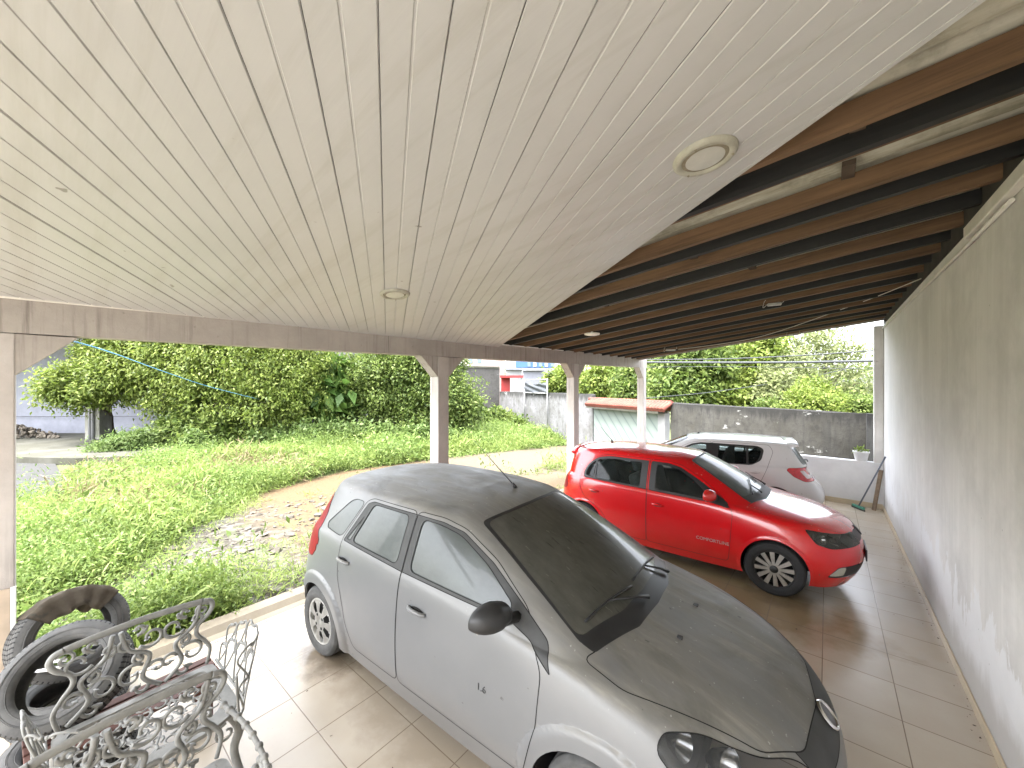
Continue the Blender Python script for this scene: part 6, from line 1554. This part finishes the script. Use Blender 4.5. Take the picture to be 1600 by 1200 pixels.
n1 = k.noise(v, 7, 6, .65); ang_ = k.math('ARCTAN2', sp.outputs[1], sp.outputs[0]); zig = k.math('MULTIPLY', k.math('ABSOLUTE', sp.outputs[2]), 28.0)
tr = k.math('SINE', k.math('ADD', k.math('MULTIPLY', ang_, 62.0), zig)); rad = k.math('SQRT', k.math('ADD', k.math('MULTIPLY', sp.outputs[0], sp.outputs[0]), k.math('MULTIPLY', sp.outputs[1], sp.outputs[1])))
on = k.math('GREATER_THAN', rad, .297); tr = k.math('MULTIPLY', k.math('GREATER_THAN', tr, .55), on)
c = k.ramp(n1, [(0.3, (0.048, 0.0485, 0.048)), (0.7, (0.115, 0.113, 0.108))]); c = k.mix(tr, c, (0.012, 0.012, 0.012)); k.color(c)
k.bump(k.math('SUBTRACT', k.math('MULTIPLY', n1, .2), tr), .7, .008); M_OLDT = k.m
c2 = at(112, 985, 2.92); c1 = at(104, 1052, 2.50)
tyre_thing('old tyre lying flat on the tiles under the upright ones', Vector((c2.x + .05, c2.y, .10)), (0, 0, 1), mat=M_OLDT)
tyre_thing('second old tyre lying flat on the tiles, hidden behind the lattice chair', Vector((c1.x + .06, c1.y + .02, .10)), (0.02, 0, 1), mat=M_OLDT)
ax2 = (RGT * .80 - FWD * .35 + Vector((0, 0, .30))).normalized()
t2 = tyre_thing('worn upright tyre nearest the post, with a dirty cloth over it', c2 + Vector((0, 0, -.02)), ax2, mat=M_OLDT)
tyre_thing('worn tyre leaning open side up behind the lattice chair', c1 + Vector((0, 0, -.02)), (RGT * .25 - FWD * .62 + Vector((0, 0, .62))), mat=M_OLDT)
# cloth draped over the upper tyre
q = ax2.to_track_quat('Z', 'Y').to_matrix().to_4x4(); Mx = Matrix.Translation(c2 + Vector((0, 0, -.02))) @ q
up_l = (q.inverted() @ Vector((0, 0, 1))); base_a = math.atan2(up_l.y, up_l.x)
bm = bmesh.new(); rows = []; n = 34; m = 20
for i in range(n + 1):
    a = base_a - .95 + 1.75 * i / n; row = []
    for j in range(m + 1):
        s = j / m * 2 - 1; h = .108
        if abs(s) < .62: rr_, zz = .318 + .004 * math.sin(i * .9 + j), s / .62 * h
        else:
            d = (abs(s) - .62) / .38 * (.15 + .015 * math.sin(i * .35)); rr_, zz = .316 - d, math.copysign(h + .006 + .006 * math.sin(i * .8 + j * .5), s)
        row.append(bm.verts.new(Mx @ Vector((rr_ * math.cos(a), rr_ * math.sin(a), zz))))
    rows.append(row)
for A, B in zip(rows[:-1], rows[1:]):
    for j in range(m): bm.faces.new((A[j], B[j], B[j + 1], A[j + 1])).smooth = True
bmesh.ops.solidify(bm, geom=bm.faces[:], thickness=.004)
k = NT('dirty_cloth'); v = k.coords('Object'); k.set(Roughness=.95); n1 = k.noise(v, 6, 6, .65); n2 = k.noise(v, 5, 5, .6)
c = k.ramp(n1, [(0.3, (0.13, 0.105, 0.075)), (0.7, (0.23, 0.20, 0.16))]); c = k.mix(k.ramp(n2, [(0.56, 0.0), (0.66, 0.85)]), c, (0.035, 0.05, 0.06)); k.color(c); k.bump(k.noise(v, 60, 4), .3, .004)
tag(obj('draped_cloth', bm, k.m), 'dirty brown cloth with dark patches draped over the upright tyre', 'cloth')

# cast garden chairs
M_CAST = plain('dusty_grey_cast_metal', (0.215, 0.214, 0.200), .62, .0, .25, 10, .15)
def spiral(c, r0, r1, a0, turns, n=16, sgn=1):
    return [(c[0] + (r0 + (r1 - r0) * t) * math.cos(a0 + sgn * 2 * PI * turns * t), c[1] + (r0 + (r1 - r0) * t) * math.sin(a0 + sgn * 2 * PI * turns * t)) for t in np.linspace(0, 1, n)]
def scroll_panel(bm, w, h, M, r=.008, cols=3):
    """vine scrolls between two rails; panel lies in local x (width) and y (height)"""
    T = lambda pts: [M @ Vector((x, y, 0)) for x, y in pts]
    cw = w / cols
    for i in range(cols):
        x0 = i * cw; m = 1 if i % 2 == 0 else -1
        f = lambda u, v: (x0 + (u if m > 0 else 1 - u) * cw, v * h)
        stem = smooth_curve([Vector((*f(.05, 0), 0)), Vector((*f(.45, .22), 0)), Vector((*f(.30, .52), 0)), Vector((*f(.75, .70), 0)), Vector((*f(.92, 1.0), 0))], 6)
        tube(bm, [M @ q for q in stem], [r * 1.25] * len(stem), 6)
        for (cx, cy, rr_, a0, sg, tn) in ((.70, .30, .34, 2.4, -1, .95), (.26, .78, .32, -.6, -1, .95), (.82, .80, .20, -2.0, 1, .85), (.14, .30, .22, .4, 1, .85), (.52, .52, .16, 1.2, -1, .8), (.50, .08, .18, 3.0, 1, .75), (.55, .95, .16, -1.4, -1, .75)):
            c = f(cx, cy); pts = spiral(c, rr_ * cw, rr_ * cw * .32, a0 if m > 0 else PI - a0, tn, 16, sg * m)
            P = T(pts); tube(bm, P, [r * (1.1 - .35 * t) for t in np.linspace(0, 1, len(P))], 6)
            tube(bm, [P[-1] + (P[-1] - P[-2]) * .2, P[-1]], [r * .4, r * 1.7], 6)
        for (cx, cy, aa) in ((.52, .55, .7), (.40, .92, 2.4), (.62, .10, -.6)):       # leaf buds
            c = f(cx, cy); d = .07 * cw * 3; a_ = aa if m > 0 else PI - aa
            tube(bm, T([(c[0] + d * s * math.cos(a_), c[1] + d * s * math.sin(a_) + .006 * math.sin(s * 6)) for s in np.linspace(-.5, .5, 7)]), [r * q_ for q_ in (.4, 1.2, .9, 1.6, 1.0, 1.2, .4)], 6)
def heart2(bm, M, u, v0, v1, w):
    """tall drop of wire: two curled lobes at the top with beads between, meeting in a point"""
    for sg in (1, -1):
        q = [(.06, .93), (.16, 1.0), (.32, .99), (.46, .90), (.48, .76), (.36, .50), (.18, .22), (0, 0)]
        P = smooth_curve([Vector((x, y, 0)) for x, y in q], 4)
        tube(bm, [M(u + sg * c.x * w, v0 + c.y * (v1 - v0)) for c in P], .0058, 6)
    for dx in (-.14, -.05, .05, .14): bmesh.ops.create_icosphere(bm, subdivisions=1, radius=.010, matrix=Matrix.Translation(M(u + dx * w, v0 + .945 * (v1 - v0))))
def garden_chair(label, loc, rz, arm='heart', W=.74, D=.66):
    """sits facing +x; origin on the floor under the middle of the back"""
    t = thing('garden_chair', label, 'chair', loc, rz, 'cast metal garden chairs')
    zs, zt = .46, .92
    # seat: broad rim with pierced scrollwork
    outl = round_poly([(0, -W / 2, .06), (0, W / 2, .06), (D, W / 2, .22), (D, -W / 2, .22)], .1, 8)
    inn = round_poly([(.055, -W / 2 + .055, .05), (.055, W / 2 - .055, .05), (D - .075, W / 2 - .065, .2), (D - .075, -W / 2 + .065, .2)], .1, 8)
    bm = bmesh.new(); n = len(outl)
    A = [bm.verts.new((x, y, zs)) for x, y in outl]; B = [bm.verts.new((x, y, zs + .004)) for x, y in inn]; A2 = [bm.verts.new((x, y, zs - .022)) for x, y in outl]; B2 = [bm.verts.new((x, y, zs - .016)) for x, y in inn]
    for i in range(n):
        j = (i + 1) % n
        for P, Q in ((A, B), (B, B2), (B2, A2), (A2, A)): bm.faces.new((P[i], P[j], Q[j], Q[i]))
    bmesh.ops.recalc_face_normals(bm, faces=bm.faces[:]); obj('seat_rim', bm, M_CAST, t)
    bm = bmesh.new()
    for i in range(6):
        for j in range(6):
            x, y = .10 + (D - .22) * i / 5, -W / 2 + .10 + (W - .20) * j / 5
            s = .052; m = 1 if (i + j) % 2 else -1
            P = [Vector((px_, py_, zs - .006)) for px_, py_ in spiral((x, y), s, s * .30, .8 * i + j, .85, 12, m)]
            tube(bm, P, [.009 * (1.05 - .4 * q_) for q_ in np.linspace(0, 1, len(P))], 5, flat=.6)
            P = [Vector((px_, py_, zs - .006)) for px_, py_ in spiral((x + .04, y + .045), .035, .012, 2.2 * j - i, .8, 9, -m)]
            tube(bm, P, .007, 5, flat=.6)
    for j in range(7):
        y = -W / 2 + .06 + (W - .12) * j / 6
        tube(bm, [Vector((x, y + .018 * math.sin(x * 26 + j), zs - .008)) for x in np.linspace(.05, D - .07, 18)], .007, 5, flat=.7)
    obj('seat_scrollwork', bm, M_CAST, t)['kind'] = 'stuff'
    # back
    bm = bmesh.new(); Mx = Matrix.Translation((-.01, -W / 2 + .05, zs + .01)) @ Matrix(((0, 0, -1), (1, 0, 0), (0, 1, 0))).to_4x4()
    scroll_panel(bm, W - .10, zt - zs - .03, Mx, .0105, 3); obj('back_scrollwork', bm, M_CAST, t)['kind'] = 'stuff'
    bm = bmesh.new()
    top = [(-.012, -W / 2 + .05, zt - .008), (-.012, -W / 4, zt + .006), (-.012, 0, zt + .014), (-.012, W / 4, zt + .006), (-.012, W / 2 - .05, zt - .008)]
    tube(bm, smooth_curve(top, 6), .021, 8, flat=.5, up=(1, 0, 0))
    for sg in (1, -1):                                  # the rail ends roll over and run down to the seat as a flowing scroll
        e = [(W / 2 - .05, zt - .008), (W / 2 - .012, zt - .02), (W / 2 + .004, zt - .06), (W / 2 - .02, zt - .11), (W / 2 - .075, zt - .16), (W / 2 - .085, zt - .22), (W / 2 - .04, zt - .29), (W / 2 - .01, zt - .36), (W / 2 - .03, zs)]
        tube(bm, [Vector((-.012, sg * c.x, c.y)) for c in smooth_curve([Vector((a_, b_, 0)) for a_, b_ in e], 5)], [.017 - .006 * q_ for q_ in np.linspace(0, 1, 41)], 8)
        sp2 = [(W / 2 - .055 + a_, zt - .065 + b_) for a_, b_ in spiral((0, 0), .045, .012, .6, 1.2, 16)]
        tube(bm, [Vector((-.012, sg * a_, b_)) for a_, b_ in sp2], .009, 6)
    obj('back_rail', bm, M_CAST, t)
    # arms
    for sg in (1, -1):
        bm = bmesh.new()
        if arm == 'heart':
            y0 = W / 2
            def Mh(u, v, sg=sg):                       # u along depth 0..1, v height 0..1: flares outwards, rises to the front
                fl = .02 + .08 * v; x = (D + .10) * u * (1 - .06 * (1 - v)); hh = .40 * (.52 + .48 * min(1, max(0, u / .55)))
                y = sg * (y0 + fl - (max(0, u - .72)) ** 2 * 2.4 * (.4 + .6 * v))
                return Vector((x, y, zs + .01 + hh * v))
            for u in (.125, .375, .625, .875): heart2(bm, Mh, u, .42, 1.0, .235)
            for u in (.25, .50, .75): heart2(bm, Mh, u, .02, .66, .22)
            for u in (.08, .92): heart2(bm, Mh, u, .05, .50, .15)
            tube(bm, [Mh(u, .0) for u in np.linspace(0, 1, 12)], .008, 6); tube(bm, [Mh(1.0, v) for v in np.linspace(0, .7, 6)], .008, 6)
        else:
            P = smooth_curve([Vector((-.01, sg * W / 2, zs + .26)), Vector((.2, sg * (W / 2 + .03), zs + .24)), Vector((.42, sg * (W / 2 + .03), zs + .20)), Vector((.50, sg * (W / 2 + .02), zs + .12)), Vector((.42, sg * (W / 2 + .02), zs + .07)), Vector((.34, sg * (W / 2 + .02), zs + .11))], 6)
            tube(bm, P, .012, 7)
            for q in P[::2]: bmesh.ops.create_icosphere(bm, subdivisions=2, radius=.019, matrix=Matrix.Translation(q))
            P = smooth_curve([Vector((.40, sg * (W / 2 + .02), zs + .19)), Vector((.55, sg * (W / 2 + .02), zs + .10)), Vector((.56, sg * (W / 2), zs))], 6); tube(bm, P, .012, 7)
            for q in P[::2]: bmesh.ops.create_icosphere(bm, subdivisions=2, radius=.018, matrix=Matrix.Translation(q))
        obj('arm', bm, M_CAST, t, True)
    # legs: cast cabriole legs with a scroll knee
    for x, y in ((.05, 1), (.05, -1), (D - .10, 1), (D - .10, -1)):
        dx = -.05 if x < .2 else .07; yy = y * (W / 2 - .07)
        P = smooth_curve([Vector((x, yy, zs - .01)), Vector((x + dx * .6, yy + y * .05, zs - .12)), Vector((x + dx * .3, yy + y * .03, .20)), Vector((x + dx, yy + y * .06, .04)), Vector((x + dx * 1.4, yy + y * .08, .012))], 5)
        bm = bmesh.new(); tube(bm, P, [.030 - .014 * q_ for q_ in np.linspace(0, 1, len(P))], 8)
        S = [Vector((x + dx * .2 + a_ * .8, yy + y * .035, zs - .09 + b_)) for a_, b_ in spiral((0, 0), .05, .012, 0, 1.1, 14)]; tube(bm, S, .010, 6); obj('leg', bm, M_CAST, t)
    bm = bmesh.new()
    for y in np.linspace(-W / 2 + .1, W / 2 - .1, 4):
        tube(bm, [Vector((D - .01, y + a_, zs - .075 + b_)) for a_, b_ in spiral((0, 0), .06, .015, PI / 2, 1.0, 14)], .008, 6)
    obj('front_apron', bm, M_CAST, t)['kind'] = 'stuff'
    return t
garden_chair('grey cast metal chair with heart-lattice arms, its back to the tyres', (-3.38, .39, 0), 0.03)
garden_chair('grey cast metal chair with beaded scroll arms, nearest the camera', (-2.47, .26, 0), 0.06, 'scroll', .70, .6)
garden_chair('grey cast metal chair at the frame edge with its lattice arm cut off', (-3.32, -.62, 0), -.25, 'heart', .68, .6)
root = thing('slatted_bench', 'low dark red wooden slatted bench glimpsed between the chairs and tyres', 'bench', (-3.62, .42, 0), .05)
M_SLAT = plain('dark_red_slat', (0.085, 0.035, 0.025), .7, var=.3, scale=8)
for i in range(4):
    bm = bmesh.new(); rbox(bm, -.17 + i * .09, -.10 + i * .09, -.5, .42, .26, .285, .004); obj('slat', bm, M_SLAT, root)
for x in (-.13, .13):
    for y in (-.42, .34): bm = bmesh.new(); rbox(bm, x - .02, x + .02, y - .02, y + .02, 0, .26, .003); obj('leg', bm, M_SLAT, root)
root = thing('white_bracket', 'broken white bracket lying across the leaning tyre', 'bracket', c1 + RGT * .02 + Vector((0, 0, .10)) - FWD * .13, .2)
for i, (a, b) in enumerate((((-.17, 0, -.05), (.17, .02, .075)), ((-.16, .05, -.02), (.10, .06, .075)))):
    bm = bmesh.new(); tube(bm, [Vector(a), Vector(b)], .011, 4); obj('bar', bm, M_WHITE, root)
# dry leaves and crumbs swept about the tiles
r = np.random.RandomState(77); n = 260; x = r.uniform(-4.3, .7, n); y = r.uniform(-.2, 10.0, n); pos = np.stack([x, y, np.full(n, .006)], 1)
near = r.rand(n) < .45; pos[near, 0] = .84 - np.abs(r.randn(near.sum())) * .06
me = leaf_mesh('leaf_litter', pos, .022 * (.4 + 1.0 * r.rand(n)), r, .6, 0, 0); 
co = np.empty(len(me.vertices) * 3, np.float32); me.vertices.foreach_get('co', co); co = co.reshape(-1, 3); co[:, 2] = .004 + .25 * np.abs(co[:, 2] - .006); me.vertices.foreach_set('co', co.ravel()); me.update()
tag(obj('leaf_litter', me, plain('dry_litter', (0.085, 0.06, 0.04), .95, var=.5, scale=30)), kind='stuff')
